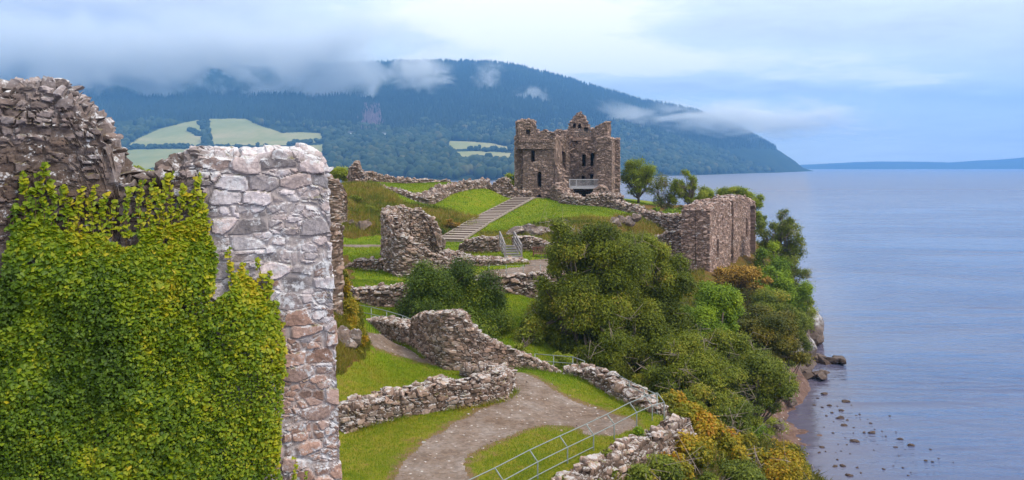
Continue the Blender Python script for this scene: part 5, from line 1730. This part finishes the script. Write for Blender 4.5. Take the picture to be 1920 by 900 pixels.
# ------------------------------------------------------------------ trees and shrubs
RHOMB = [(0, 0), (-0.32, 0.45), (0, 1.0), (0.32, 0.45)]
Q4 = np.array([(0, 1, 2, 3)])
M_BARK = plain('bark', (0.075, 0.06, 0.05), (0.15, 0.12, 0.10), 5.0, 0.95)
M_TWIG = plain('bare_twig', (0.20, 0.16, 0.13), (0.34, 0.28, 0.24), 5.0, 0.95)
LEAF = {
    'ash': foliage_material('ash_leaves', [(0, (0.060, 0.080, 0.010)), (0.35, (0.135, 0.175, 0.015)), (0.62, (0.225, 0.26, 0.022)), (0.87, (0.32, 0.31, 0.034)), (1, (0.40, 0.28, 0.05))], 0.4),
    'dark': foliage_material('dark_bush_leaves', [(0, (0.035, 0.060, 0.008)), (0.4, (0.075, 0.125, 0.010)), (0.75, (0.15, 0.20, 0.014)), (1, (0.28, 0.30, 0.025))], 0.25),
    'bright': foliage_material('bright_leaves', [(0, (0.079, 0.145, 0.009)), (0.5, (0.188, 0.288, 0.012)), (1, (0.374, 0.450, 0.021))], 0.3),
    'yew': foliage_material('yew_sprays', [(0, (0.039, 0.054, 0.005)), (0.5, (0.117, 0.115, 0.009)), (0.85, (0.224, 0.174, 0.014)), (1, (0.321, 0.215, 0.027))], 0.15),
    'olive': foliage_material('olive_leaves', [(0, (0.075, 0.105, 0.012)), (0.5, (0.165, 0.205, 0.019)), (0.85, (0.294, 0.300, 0.030)), (1, (0.455, 0.325, 0.045))], 0.3),
    'yellow': foliage_material('yellow_leaves', [(0, (0.10, 0.115, 0.010)), (0.35, (0.25, 0.225, 0.012)), (0.65, (0.40, 0.27, 0.014)), (0.88, (0.44, 0.22, 0.016)), (1, (0.42, 0.15, 0.02))], 0.3, 0.6, (0.13, 0.17, 0.012)),
    'rust': foliage_material('rusty_leaves', [(0, (0.128, 0.102, 0.017)), (0.5, (0.299, 0.174, 0.027)), (1, (0.450, 0.287, 0.041))], 0.25),
    'lime': foliage_material('lime_leaves', [(0, (0.143, 0.188, 0.017)), (0.5, (0.286, 0.350, 0.030)), (1, (0.442, 0.450, 0.060))], 0.55),
}


def tree(name, label, ells, leaf='ash', n=12000, size=0.16, seed=1, trunk=0.12, lobes=14, lobe_r=0.42, group=None, cat='tree', base=None, droop=0.4, twigs=0, stems=1, hollow=0.45, flat=0.8, limb_r=0.3, snap=None, loose=0.17):
    """ells: crown masses as (px, py, half width px, half height px, d)."""
    r = np.random.default_rng(seed)
    E = []
    for px, py, wx, wy, d in ells:
        if snap is not None:                             # stand it on the bank: where the sight line comes down to the ground
            ds = np.linspace(20, 75, 300)
            gap = H - (py - HY) / F * ds - ground_z((px - 960) / F * ds, ds) - snap * wy / F * ds
            hit = np.nonzero(gap < 0)[0]
            d = ds[hit[0]] if len(hit) else d
        c = P(px, py, d)
        E.append((c, np.array([wx / F * d, wx / F * d * 0.9, wy / F * d])))
    cx = np.mean([e[0] for e in E], 0)
    if base is None:
        bx, by = cx[0], cx[1]
        bz = gz(bx, by)
        base = np.array([bx, by, min(bz, min(e[0][2] for e in E))])
    base = np.array(base, float)
    vol = np.array([np.prod(e[1]) ** (2 / 3) for e in E])
    cnt = np.maximum(3, (lobes * vol / vol.sum())).astype(int)
    Lc, Lr, Lv = [], [], []
    for (c, R), k in zip(E, cnt):
        u = r.normal(size=(k, 3))
        u /= np.linalg.norm(u, axis=1)[:, None]
        rad = r.uniform(0.35, 0.92, (k, 1)) ** 0.7
        Lc.append(c + u * R * rad * (1 - lobe_r * 0.55))
        Lr.append(np.tile(R, (k, 1)) * lobe_r * r.uniform(0.6, 1.25, (k, 1)))
        Lv.append(r.random(k))
    Lc, Lr, Lv = np.concatenate(Lc), np.concatenate(Lr), np.concatenate(Lv)
    w = (Lr[:, 0] * Lr[:, 2])
    pick = r.choice(len(Lc), n, p=w / w.sum())
    u = r.normal(size=(n, 3))
    u[:, 2] += 0.35
    u /= np.linalg.norm(u, axis=1)[:, None]
    rad = 1 - (1 - hollow) * r.random(n) ** 1.6
    lump = 1 + 1.3 * fbm(Lc[pick] * 3 + u * 2.6, 3, seed)
    Rr = Lr[pick] * np.array([1, 1, flat])
    pos = Lc[pick] + u * Rr * (rad * lump)[:, None]
    pos += r.normal(size=(n, 3)) * Lr[pick].mean(1)[:, None] * loose
    nrm = u * 0.7 + np.array([0, 0, 0.55]) + r.normal(size=(n, 3)) * 0.45
    tip = u * 0.55 + np.array([0, 0, -droop]) + r.normal(size=(n, 3)) * 0.6
    V, k = leaf_cloud(pos, nrm, tip, size * r.uniform(0.6, 1.35, n), RHOMB, 0.1)
    q = np.arange(n)[:, None] * 4 + np.arange(4)[None]
    ht = (pos[:, 2] - pos[:, 2].min()) / (np.ptp(pos[:, 2]) + 1e-6)
    rnd = np.clip(0.42 + 0.55 * (Lv[pick] - 0.5) + r.normal(size=n) * 0.15 + 0.6 * fbm(pos * 0.9, 2, seed + 2) , 0, 1)
    root = empty(name, tuple(base))
    tag(root, label, cat, group)
    cr = link('crown' if trunk > 0.05 else 'foliage', mesh_from('crown', [(V - base, q)], {'rnd': np.repeat(rnd, 4)}, False), LEAF[leaf], root)
    # trunk with limbs reaching into the lobes
    parts = []
    ctr = cx - base
    for sidx in range(stems):
        off = np.array([r.normal() * 0.25, r.normal() * 0.25, 0]) * (stems > 1)
        top = ctr + np.array([r.normal() * 0.2, r.normal() * 0.2, 0.3]) * E[0][1] + off * 4
        k = 7
        t = np.linspace(0, 1, k)[:, None]
        tr = off + (top - off) * t + np.stack([0.15 * np.sin(t[:, 0] * 4 + seed), 0.15 * np.cos(t[:, 0] * 3), t[:, 0] * 0], 1) * trunk * 5
        tr[0, 2] -= 0.3
        parts += tube(tr, np.linspace(trunk, trunk * 0.35, k), 7)
        for j in range(sidx, len(Lc), stems):
            s = tr[int(r.integers(1, k - 1))]
            e = Lc[j] - base
            m = (s + e) / 2 + np.array([0, 0, -0.12 * np.linalg.norm(e - s)]) + r.normal(size=3) * 0.08 * np.linalg.norm(e - s)
            tt = np.linspace(0, 1, 6)[:, None]
            parts += tube((1 - tt) ** 2 * s + 2 * tt * (1 - tt) * m + tt ** 2 * e, np.linspace(trunk * limb_r * 1.3, trunk * 0.1, 6), 5)
            for _ in range(2):
                e2 = e + r.normal(size=3) * Lr[j] * 0.8
                parts += tube([e * .6 + s * .4, e * .9 + s * .1 + r.normal(size=3) * 0.05, e2], [trunk * 0.14, trunk * 0.1, trunk * 0.04], 4)
    tk = link('trunk' if trunk > 0.05 else 'stem', mesh_from('trunk', parts), M_BARK, root)
    if twigs:
        parts = []
        for _ in range(twigs):
            j = int(r.integers(len(Lc)))
            v = r.normal(size=3)
            v[1] = -abs(v[1]) - 0.5
            v /= np.linalg.norm(v)
            s = Lc[j] - base + v * Lr[j] * 0.4
            L = Lr[j].mean() * r.uniform(0.9, 1.7)
            p1 = s + v * L * 0.5 + r.normal(size=3) * 0.12
            p2 = s + v * L * 0.85 + r.normal(size=3) * 0.3
            parts += tube([s, p1, p2], [0.022, 0.016, 0.006], 4)
            for _k in range(3):
                f = r.uniform(0.3, 0.9)
                b = s + (p1 - s) * f * 2 if f < 0.5 else p1 + (p2 - p1) * (f * 2 - 1)
                parts += tube([b, b + r.normal(size=3) * 0.28 + v * 0.2, b + r.normal(size=3) * 0.45 + v * 0.4], [0.016, 0.012, 0.005], 4)
        link('bare_twigs', mesh_from('bare_twigs', parts), M_TWIG, root)['kind'] = 'stuff'
    return root


G1 = 'trees on the wooded bank'
tree('ash_tree', 'tall feathery ash with many bare twigs, left of the two big crowns on the bank', [(1085, 462, 72, 72, 50), (1125, 545, 105, 105, 50), (1045, 600, 62, 85, 50.5), (1140, 655, 105, 72, 49), (1068, 420, 30, 34, 50), (1140, 478, 70, 66, 51), (1022, 612, 44, 80, 50), (1030, 520, 40, 50, 50)], 'ash', 215000, 0.115, 101, 0.26, 75, 0.32, G1, loose=0.15, twigs=32, droop=0.7)
tree('ash_tree', 'slightly lower feathery ash joined to the right side of the tall one', [(1205, 468, 72, 60, 54), (1250, 555, 72, 85, 53), (1195, 590, 95, 95, 52.5), (1250, 650, 75, 60, 51), (1170, 470, 56, 56, 53), (1262, 510, 50, 60, 54)], 'ash', 140000, 0.115, 102, 0.24, 60, 0.33, G1, loose=0.15, twigs=22, droop=0.7)
tree('spreading_tree', 'low spreading tree with grey bare branches between the big ash trees and the yellow bushes', [(1275, 690, 90, 66, 47), (1345, 660, 64, 54, 50), (1225, 715, 56, 44, 46)], 'ash', 80000, 0.11, 103, 0.18, 44, 0.35, G1, loose=0.15, twigs=24, droop=0.5)
tree('hornbeam_bush', 'dense dark green bush, left one of the pair behind the L shaped wall', [(798, 548, 54, 64, 50), (770, 585, 32, 48, 49.5), (805, 600, 54, 48, 49)], 'dark', 56000, 0.10, 104, 0.1, 40, 0.46, 'pair of dark bushes on the lawn', cat='bush', droop=0.2)
tree('hornbeam_bush', 'dense dark green bush, broader right one of the pair behind the L shaped wall', [(868, 545, 50, 62, 51), (908, 572, 48, 66, 50.6), (880, 605, 78, 48, 50), (938, 612, 30, 42, 50), (838, 560, 44, 58, 50.5)], 'dark', 95000, 0.10, 105, 0.1, 60, 0.44, 'pair of dark bushes on the lawn', cat='bush', droop=0.2)
tree('sapling', 'pale loose sapling on the lawn between the dark bushes and the big ash', [(990, 625, 24, 46, 49), (975, 665, 22, 24, 47)], 'olive', 5000, 0.13, 106, 0.07, 14, 0.42, cat='sapling')
tree('broadleaf_bush', 'bright green rounded bush right of the big ash trees', [(1335, 552, 60, 46, 58), (1305, 600, 52, 54, 56.5), (1365, 600, 46, 46, 58), (1320, 640, 50, 40, 56)], 'bright', 56000, 0.125, 107, 0.13, 32, 0.36, G1)
tree('yew_tree', 'dark golden brown yew overhanging the pale cliff foot', [(1440, 622, 74, 52, 64), (1405, 662, 62, 46, 62.5), (1472, 665, 46, 36, 64), (1395, 605, 46, 40, 64)], 'yew', 76000, 0.125, 108, 0.2, 40, 0.34, G1, droop=0.5)
tree('shore_tree', 'green broad crowned tree above the top end of the beach', [(1395, 705, 92, 58, 55), (1455, 738, 58, 40, 54), (1350, 720, 56, 48, 53), (1460, 700, 40, 30, 55)], 'olive', 80000, 0.115, 109, 0.16, 44, 0.33, G1, twigs=8)
tree('shore_tree', 'dark shrubby tree between the beach tree and the yellow bushes', [(1345, 772, 66, 42, 46), (1300, 758, 44, 38, 45), (1395, 772, 44, 28, 48)], 'olive', 40000, 0.10, 110, 0.1, 30, 0.36, G1, twigs=8)
tree('holly_tree', 'mid green tree filling the gap between the yew and the lochside trees', [(1478, 605, 44, 42, 84), (1502, 635, 26, 40, 84), (1440, 570, 44, 32, 82), (1490, 672, 22, 26, 82)], 'olive', 40000, 0.14, 148, 0.14, 24, 0.38, G1)
tree('rusty_shrub', 'rust brown shrub at the foot of the tall lochside wall', [(1385, 522, 48, 28, 88), (1355, 512, 26, 20, 90), (1425, 530, 30, 22, 86)], 'rust', 9000, 0.22, 111, 0.06, 18, 0.4, cat='shrub', droop=-0.4)
tree('broadleaf_bush', 'small bright bush beside the rusty shrub under the lochside wall', [(1442, 512, 24, 20, 88), (1460, 528, 26, 20, 87)], 'bright', 6000, 0.2, 112, 0.06, 12, 0.42, cat='shrub')
G2 = 'trees at the water beyond the lochside wall'
tree('alder_tree', 'loose leaved alder right of the lochside wall with thin twigs against the loch', [(1440, 440, 34, 44, 106), (1472, 455, 38, 50, 104), (1492, 500, 30, 42, 102), (1478, 415, 26, 28, 104)], 'olive', 26000, 0.17, 113, 0.16, 60, 0.24, G2, loose=0.3, twigs=36, stems=3, hollow=0.55)
tree('alder_tree', 'bushy green tree lower down the cliff right of the lochside wall', [(1452, 525, 56, 46, 98), (1496, 552, 38, 44, 97), (1440, 485, 34, 36, 100), (1420, 560, 40, 34, 96)], 'bright', 44000, 0.16, 114, 0.14, 44, 0.3, G2, loose=0.3)
tree('alder_tree', 'pale thin tree leaning out over the white cliff point', [(1500, 590, 32, 40, 98), (1516, 555, 18, 30, 99)], 'lime', 16000, 0.14, 115, 0.1, 28, 0.3, G2, loose=0.3, twigs=10)
tree('hawthorn_tree', 'green crown showing over the left end of the lochside wall', [(1335, 366, 28, 22, 122), (1314, 382, 20, 14, 122)], 'lime', 13000, 0.19, 116, 0.12, 34, 0.28, G2, loose=0.3)
tree('hawthorn_tree', 'green crown showing over the right end of the lochside wall', [(1378, 366, 36, 22, 121), (1410, 380, 28, 28, 120), (1425, 410, 20, 26, 118)], 'lime', 18000, 0.19, 117, 0.12, 44, 0.28, G2, loose=0.3)
G3 = 'trees beside the keep'
tree('sycamore_tree', 'round green tree immediately right of the keep', [(1198, 322, 38, 28, 122), (1186, 346, 30, 24, 122), (1214, 340, 24, 24, 122)], 'lime', 15000, 0.19, 118, 0.2, 60, 0.24, G3, loose=0.35, hollow=0.6)
tree('sycamore_tree', 'thin bare looking tree between the two leafy trees right of the keep', [(1240, 360, 22, 40, 121), (1252, 384, 20, 24, 121)], 'olive', 4200, 0.17, 119, 0.12, 34, 0.26, G3, loose=0.35, twigs=44, stems=3, hollow=0.7)
tree('sycamore_tree', 'loose green tree third to the right of the keep, above the broken curtain wall', [(1284, 342, 28, 26, 120), (1300, 366, 26, 26, 120), (1272, 370, 24, 34, 120)], 'lime', 11000, 0.19, 120, 0.14, 56, 0.22, G3, loose=0.35, twigs=16, stems=3, hollow=0.55)
tree('broadleaf_bush', 'low bush under the loose green tree behind the curtain wall', [(1255, 402, 26, 10, 112), (1232, 398, 16, 9, 113)], 'bright', 3500, 0.22, 121, 0.06, 10, 0.45, cat='shrub')
tree('sycamore_tree', 'small tree peeping out from behind the left side of the keep', [(965, 331, 16, 18, 138), (958, 346, 13, 12, 138)], 'lime', 4500, 0.26, 122, 0.12, 14, 0.4, G3, loose=0.35)
tree('sallow_bush', 'yellow green bush behind the knoll near the pointed pinnacle', [(628, 326, 30, 16, 112), (605, 334, 24, 16, 112), (655, 335, 22, 14, 113)], 'lime', 9000, 0.2, 123, 0.06, 16, 0.42, cat='bush')
tree('sallow_bush', 'yellow green bush seen through the gap in the top of the ivy wall', [(256, 322, 26, 13, 95), (285, 330, 24, 12, 95)], 'lime', 5000, 0.2, 124, 0.06, 12, 0.42, cat='bush')
G4 = 'autumn bushes below the fence'
for lab, ells, lf, n, sz, sd, tw in [
    ('yellow green bush behind the fence corner', [(1262, 765, 44, 32, 41), (1296, 790, 42, 32, 41)], 'yellow', 17000, 0.13, 131, 0),
    ('orange tinted bush right of the rubble corner of the retaining wall', [(1335, 812, 52, 40, 40), (1362, 842, 44, 38, 39)], 'yellow', 20000, 0.13, 132, 10),
    ('bushy yellow shrub at the foot of the rubble corner', [(1300, 848, 46, 42, 35.5), (1272, 872, 40, 34, 34)], 'yellow', 20000, 0.12, 133, 6),
    ('golden bush lowest on the bank beside the beach', [(1432, 860, 54, 42, 42), (1398, 838, 44, 36, 42), (1465, 838, 30, 26, 44)], 'yellow', 20000, 0.14, 134, 10),
    ('orange and green bush at the bottom edge near the shore', [(1458, 895, 50, 36, 39), (1492, 905, 30, 26, 41)], 'yellow', 15000, 0.13, 135, 4),
    ('wide olive bush at the bottom edge under the golden bushes', [(1378, 895, 52, 36, 34), (1322, 912, 42, 30, 32)], 'olive', 18000, 0.11, 136, 4),
    ('dense green and yellow scrub below the retaining wall at the bottom edge', [(1240, 885, 44, 34, 30), (1195, 900, 38, 26, 28.5)], 'olive', 18000, 0.10, 137, 6),
    ('last golden bush hanging over the shingle at the bottom of the bank', [(1478, 868, 36, 34, 46), (1500, 895, 26, 28, 44)], 'yellow', 16000, 0.12, 149, 4),
    ('leafy green bush above the golden bushes under the spreading tree', [(1400, 800, 44, 26, 46), (1362, 790, 30, 22, 46)], 'bright', 12000, 0.13, 145, 6),
]:
    tree('autumn_bush', lab, ells, lf, n, sz, sd, 0.05, 22, 0.4, G4, cat='bush', snap=0.55, twigs=tw)
tree('bramble', 'tangled bramble mound along the outer foot of the retaining wall', [(1062, 903, 26, 16, 26), (1098, 884, 26, 18, 27), (1135, 862, 24, 18, 28.5), (1165, 845, 20, 16, 30)], 'olive', 14000, 0.08, 147, 0.03, 22, 0.4, cat='bramble', snap=0.5)
tree('bramble', 'low bramble creeping over the stones at the near end of the retaining wall', [(1100, 893, 32, 14, 27.2), (1140, 880, 30, 16, 28.2), (1160, 858, 16, 12, 29.4)], 'olive', 12000, 0.08, 138, 0.03, 18, 0.4, cat='bramble', snap=0.3)
tree('bramble', 'green creeper patch on the rubble face under the fence corner', [(1205, 818, 16, 16, 31.2), (1195, 845, 24, 14, 30.4)], 'bright', 5000, 0.08, 139, 0.03, 10, 0.42, cat='bramble', snap=0.3)
tree('willow_scrub', 'thin olive scrub growing over the shingle above the beach', [(1445, 800, 34, 20, 54), (1420, 820, 30, 22, 50)], 'lime', 5000, 0.12, 140, 0.05, 14, 0.42, cat='bush', snap=0.45, twigs=14, hollow=0.7)
tree('heath_shrub', 'orange and yellow shrub spilling down the rock beside the ivy wall', [(646, 545, 20, 44, 41.5), (652, 600, 28, 40, 40.6), (640, 500, 14, 30, 42)], 'yellow', 13000, 0.09, 141, 0.03, 22, 0.36, cat='shrub', droop=-0.2)
tree('heath_shrub', 'olive shrub at the toe of the grassy bank beside the path', [(672, 632, 20, 24, 39.5), (660, 660, 22, 16, 38.5)], 'yellow', 6500, 0.08, 142, 0.03, 14, 0.4, cat='shrub', droop=-0.2)
for k, (px, py, w, h, d, lf) in enumerate([(735, 378, 12, 6, 93, 'rust'), (690, 392, 14, 7, 87, 'olive'), (760, 408, 13, 6, 88, 'rust'), (800, 405, 13, 6, 91, 'olive'), (845, 418, 14, 7, 89, 'rust'), (720, 410, 10, 6, 85, 'olive'), (665, 372, 13, 7, 90, 'olive'), (820, 432, 11, 6, 85, 'dark')]):
    tree('heather_clump', 'low heather and bracken clump growing on the rough face of the knoll', [(px, py, w, h, d), (px + w * .8, py + 2, w * .7, h * .7, d - 0.5)], lf, 1800, 0.13, 160 + k, 0.03, 8, 0.45, 'heather clumps on the knoll', cat='shrub', droop=-0.3)
tree('gorse_bush', 'small dark bush at the left foot of the knoll', [(652, 436, 9, 14, 82), (658, 444, 7, 8, 81)], 'dark', 2500, 0.14, 143, 0.03, 8, 0.45, cat='bush')
tree('sapling', 'small yellow green plant by the short rail fence', [(1052, 678, 18, 22, 44), (1062, 690, 14, 12, 43.6)], 'lime', 2600, 0.1, 144, 0.03, 9, 0.42, cat='sapling')


# ------------------------------------------------------------------ grass
def build_grass():
    r = np.random.default_rng(77)
    ns, ny = 640, 760
    zg = GV[:, 2].reshape(ny, ns)
    pg = g_is_path.reshape(ny, ns)
    att = {k: v.reshape(ny, ns) for k, v in GA.items()}

    def sample(n, px0, px1, y0, y1):
        y = np.sqrt(r.uniform(y0 ** 2, y1 ** 2, n))
        s = (r.uniform(px0, px1, n) - 960) / F
        i = np.clip(np.round((np.log(y) - math.log(6)) / (math.log(213) - math.log(6)) * (ny - 1)).astype(int), 0, ny - 1)
        j = np.clip(np.round((s + 0.80) / 1.54 * (ns - 1)).astype(int), 0, ns - 1)
        return np.stack([s * y, y, zg[i, j]], 1), {k: v[i, j] for k, v in att.items()}, pg[i, j]

    def blades(p, h, w, lean):
        n = len(p)
        a = r.uniform(0, 2 * pi, n)
        sd = np.stack([np.cos(a), np.sin(a), a * 0], 1) * (w / 2)[:, None]
        l = r.normal(size=(n, 3)) * lean
        l[:, 2] = 1
        tip = p + l * h[:, None]
        V = np.stack([p - sd - [0, 0, .03], p + sd - [0, 0, .03], tip], 1).reshape(-1, 3)
        return V, np.arange(3 * n).reshape(n, 3)

    # mown lawn close to the camera
    p, a, on = sample(330000, 600, 1260, 24, 58)
    pb, ab, onb = sample(150000, 620, 1260, 58, 124)
    keepb = (ab['rough'] < 0.4)
    pb, onb = pb[keepb], onb[keepb]
    ab = {k: v[keepb] for k, v in ab.items()}
    p, on = np.concatenate([p, pb]), np.concatenate([on, onb])
    a = {k: np.concatenate([a[k], ab[k]]) for k in a}
    px, py = pix(p)
    ok = ~on & (a['bank'] < 0.3) & (r.random(len(p)) > a['worn'] * 1.6)
    p = p[ok]
    ft = []
    for pts, th in WALL_FEET:                            # longer tufts the mower leaves along the foot of the walls
        w, u = resample(pts, 0.05)
        if w[:, 1].mean() > 75:
            continue
        T = np.gradient(w[:, :2], axis=0)
        T /= np.linalg.norm(T, axis=1)[:, None] + 1e-9
        for _ in range(5):
            for sd in (-1, 1):
                o = (th / 2 + 0.02 + np.abs(r.normal(size=len(w))) * 0.10)[:, None] * sd
                q = w[:, :2] + np.stack([T[:, 1], -T[:, 0]], 1) * o + r.normal(size=(len(w), 2)) * 0.03
                k = vnoise(np.stack([u * 0.9, u * 0 + sd, u * 0], 1), 5) > 0.42
                ft.append(q[k])
    ft = np.concatenate(ft)
    ft = np.concatenate([ft, ground_z(ft[:, 0], ft[:, 1])[:, None]], 1)
    nf = len(ft)
    p = np.concatenate([p, ft])
    n = len(p)
    c = 0.45 + 0.9 * fbm(p * 0.35, 3, 3) + 0.5 * fbm(p * 2.2, 3, 5) + r.normal(size=n) * 0.12 - 0.22 * sstep(p[:, 1], 33, 41)
    hh = r.uniform(0.04, 0.085, n)
    hh += 0.04 * sstep(p[:, 1], 56, 60)
    hh[n - nf:] = r.uniform(0.10, 0.28, nf)
    c[n - nf:] += 0.12
    V, f = blades(p, hh, r.uniform(0.012, 0.03, n) * (1 + 1.6 * sstep(p[:, 1], 56, 60)), 0.5)
    m = foliage_material('lawn_blades', [(0, (0.096, 0.174, 0.007)), (0.35, (0.155, 0.228, 0.008)), (0.6, (0.222, 0.236, 0.013)), (0.8, (0.296, 0.236, 0.032)), (1, (0.370, 0.236, 0.054))], 0.3)
    setting(link('lawn_grass', mesh_from('lawn_grass', [(V, f)], {'rnd': np.repeat(np.clip(c, 0, 1), 3)}, False), m), 'stuff', 'short mown grass beside the gravel path', 'grass')
    # loose stones trodden out along the path
    parts, A = [], []
    q, a_, on_ = sample(5000, 700, 1220, 25, 46)
    q = q[(on_ & (r.random(len(q)) < 0.09)) | (~on_ & (a_['worn'] > 0.2) & (r.random(len(q)) < 0.22))]
    bv = [rock((1, 0.75, 0.45), 900 + k, 2, 0.3, 0.5) for k in range(6)]
    for k, w in enumerate(q):
        V, f = bv[k % 6]
        sz = 0.025 + 0.09 * r.random() ** 4
        an = r.uniform(0, 6.28)
        parts.append((V @ np.array([[cos(an), sin(an), 0], [-sin(an), cos(an), 0], [0, 0, 1]]) * sz + w, f))
        A.append(np.tile([r.random(), r.random(), 1, 0], (len(V), 1)))
    setting(link('loose_gravel', mesh_from('loose_gravel', parts, {'sc': np.concatenate(A)}), M_STONE), 'stuff', 'loose stones scattered over the gravel path', 'stones')
    # long dead grass, heather and bracken
    p1, a1, on1 = sample(150000, 560, 1320, 74, 112)
    p2, a2, on2 = sample(60000, 560, 720, 34, 47)
    p = np.concatenate([p1[(a1['rough'] > 0.6) & ~on1], p2[(a2['rough'] > 0.6) & ~on2]])
    n = len(p)
    far = sstep(p[:, 1], 50, 70)
    h = (0.18 + 0.16 * far) * r.uniform(0.5, 1.3, n) * np.clip(1 + 1.6 * fbm(p * 0.5, 3, 6), 0.3, 2)
    V, f = blades(p, h, 0.03 + 0.05 * far * r.random(n), 0.45)
    c = 0.40 + 1.3 * fbm(p * 0.22, 3, 7) + 0.5 * fbm(p * 1.2, 2, 8) + r.normal(size=n) * 0.15
    m = foliage_material('rough_grass_blades', [(0, (0.058, 0.094, 0.011)), (0.3, (0.145, 0.171, 0.014)), (0.5, (0.239, 0.213, 0.023)), (0.7, (0.275, 0.179, 0.049)), (0.85, (0.318, 0.273, 0.054)), (1, (0.202, 0.273, 0.016))], 0.3)
    setting(link('rough_grass', mesh_from('rough_grass', [(V, f)], {'rnd': np.repeat(np.clip(c, 0, 1), 3)}, False), m), 'stuff', 'long brown and olive grass on the knoll and banks', 'grass')
    # undergrowth on the bank to the loch
    p, a, on = sample(190000, 1050, 1620, 24, 125)
    p = p[(a['bank'] > 0.5) & (p[:, 2] > 2.0 + 1.0 * r.random(len(p)))]
    n = len(p)
    tz = fbm(p * 0.35, 3, 9)
    h = r.uniform(0.12, 0.42, n) * np.clip(1 + 2.0 * tz, 0.3, 2.2) * (0.6 + p[:, 1] / 100)
    V, f = blades(p, h, r.uniform(0.06, 0.16, n), 0.6)
    c = 0.45 + 1.0 * tz + r.normal(size=n) * 0.2
    m = foliage_material('undergrowth_blades', [(0, (0.035, 0.056, 0.008)), (0.4, (0.091, 0.112, 0.012)), (0.7, (0.161, 0.147, 0.022)), (1, (0.238, 0.154, 0.048))], 0.3)
    setting(link('undergrowth', mesh_from('undergrowth', [(V, f)], {'rnd': np.repeat(np.clip(c, 0, 1), 3)}, False), m), 'stuff', 'tangled undergrowth covering the bank down to the loch', 'undergrowth')


build_grass()
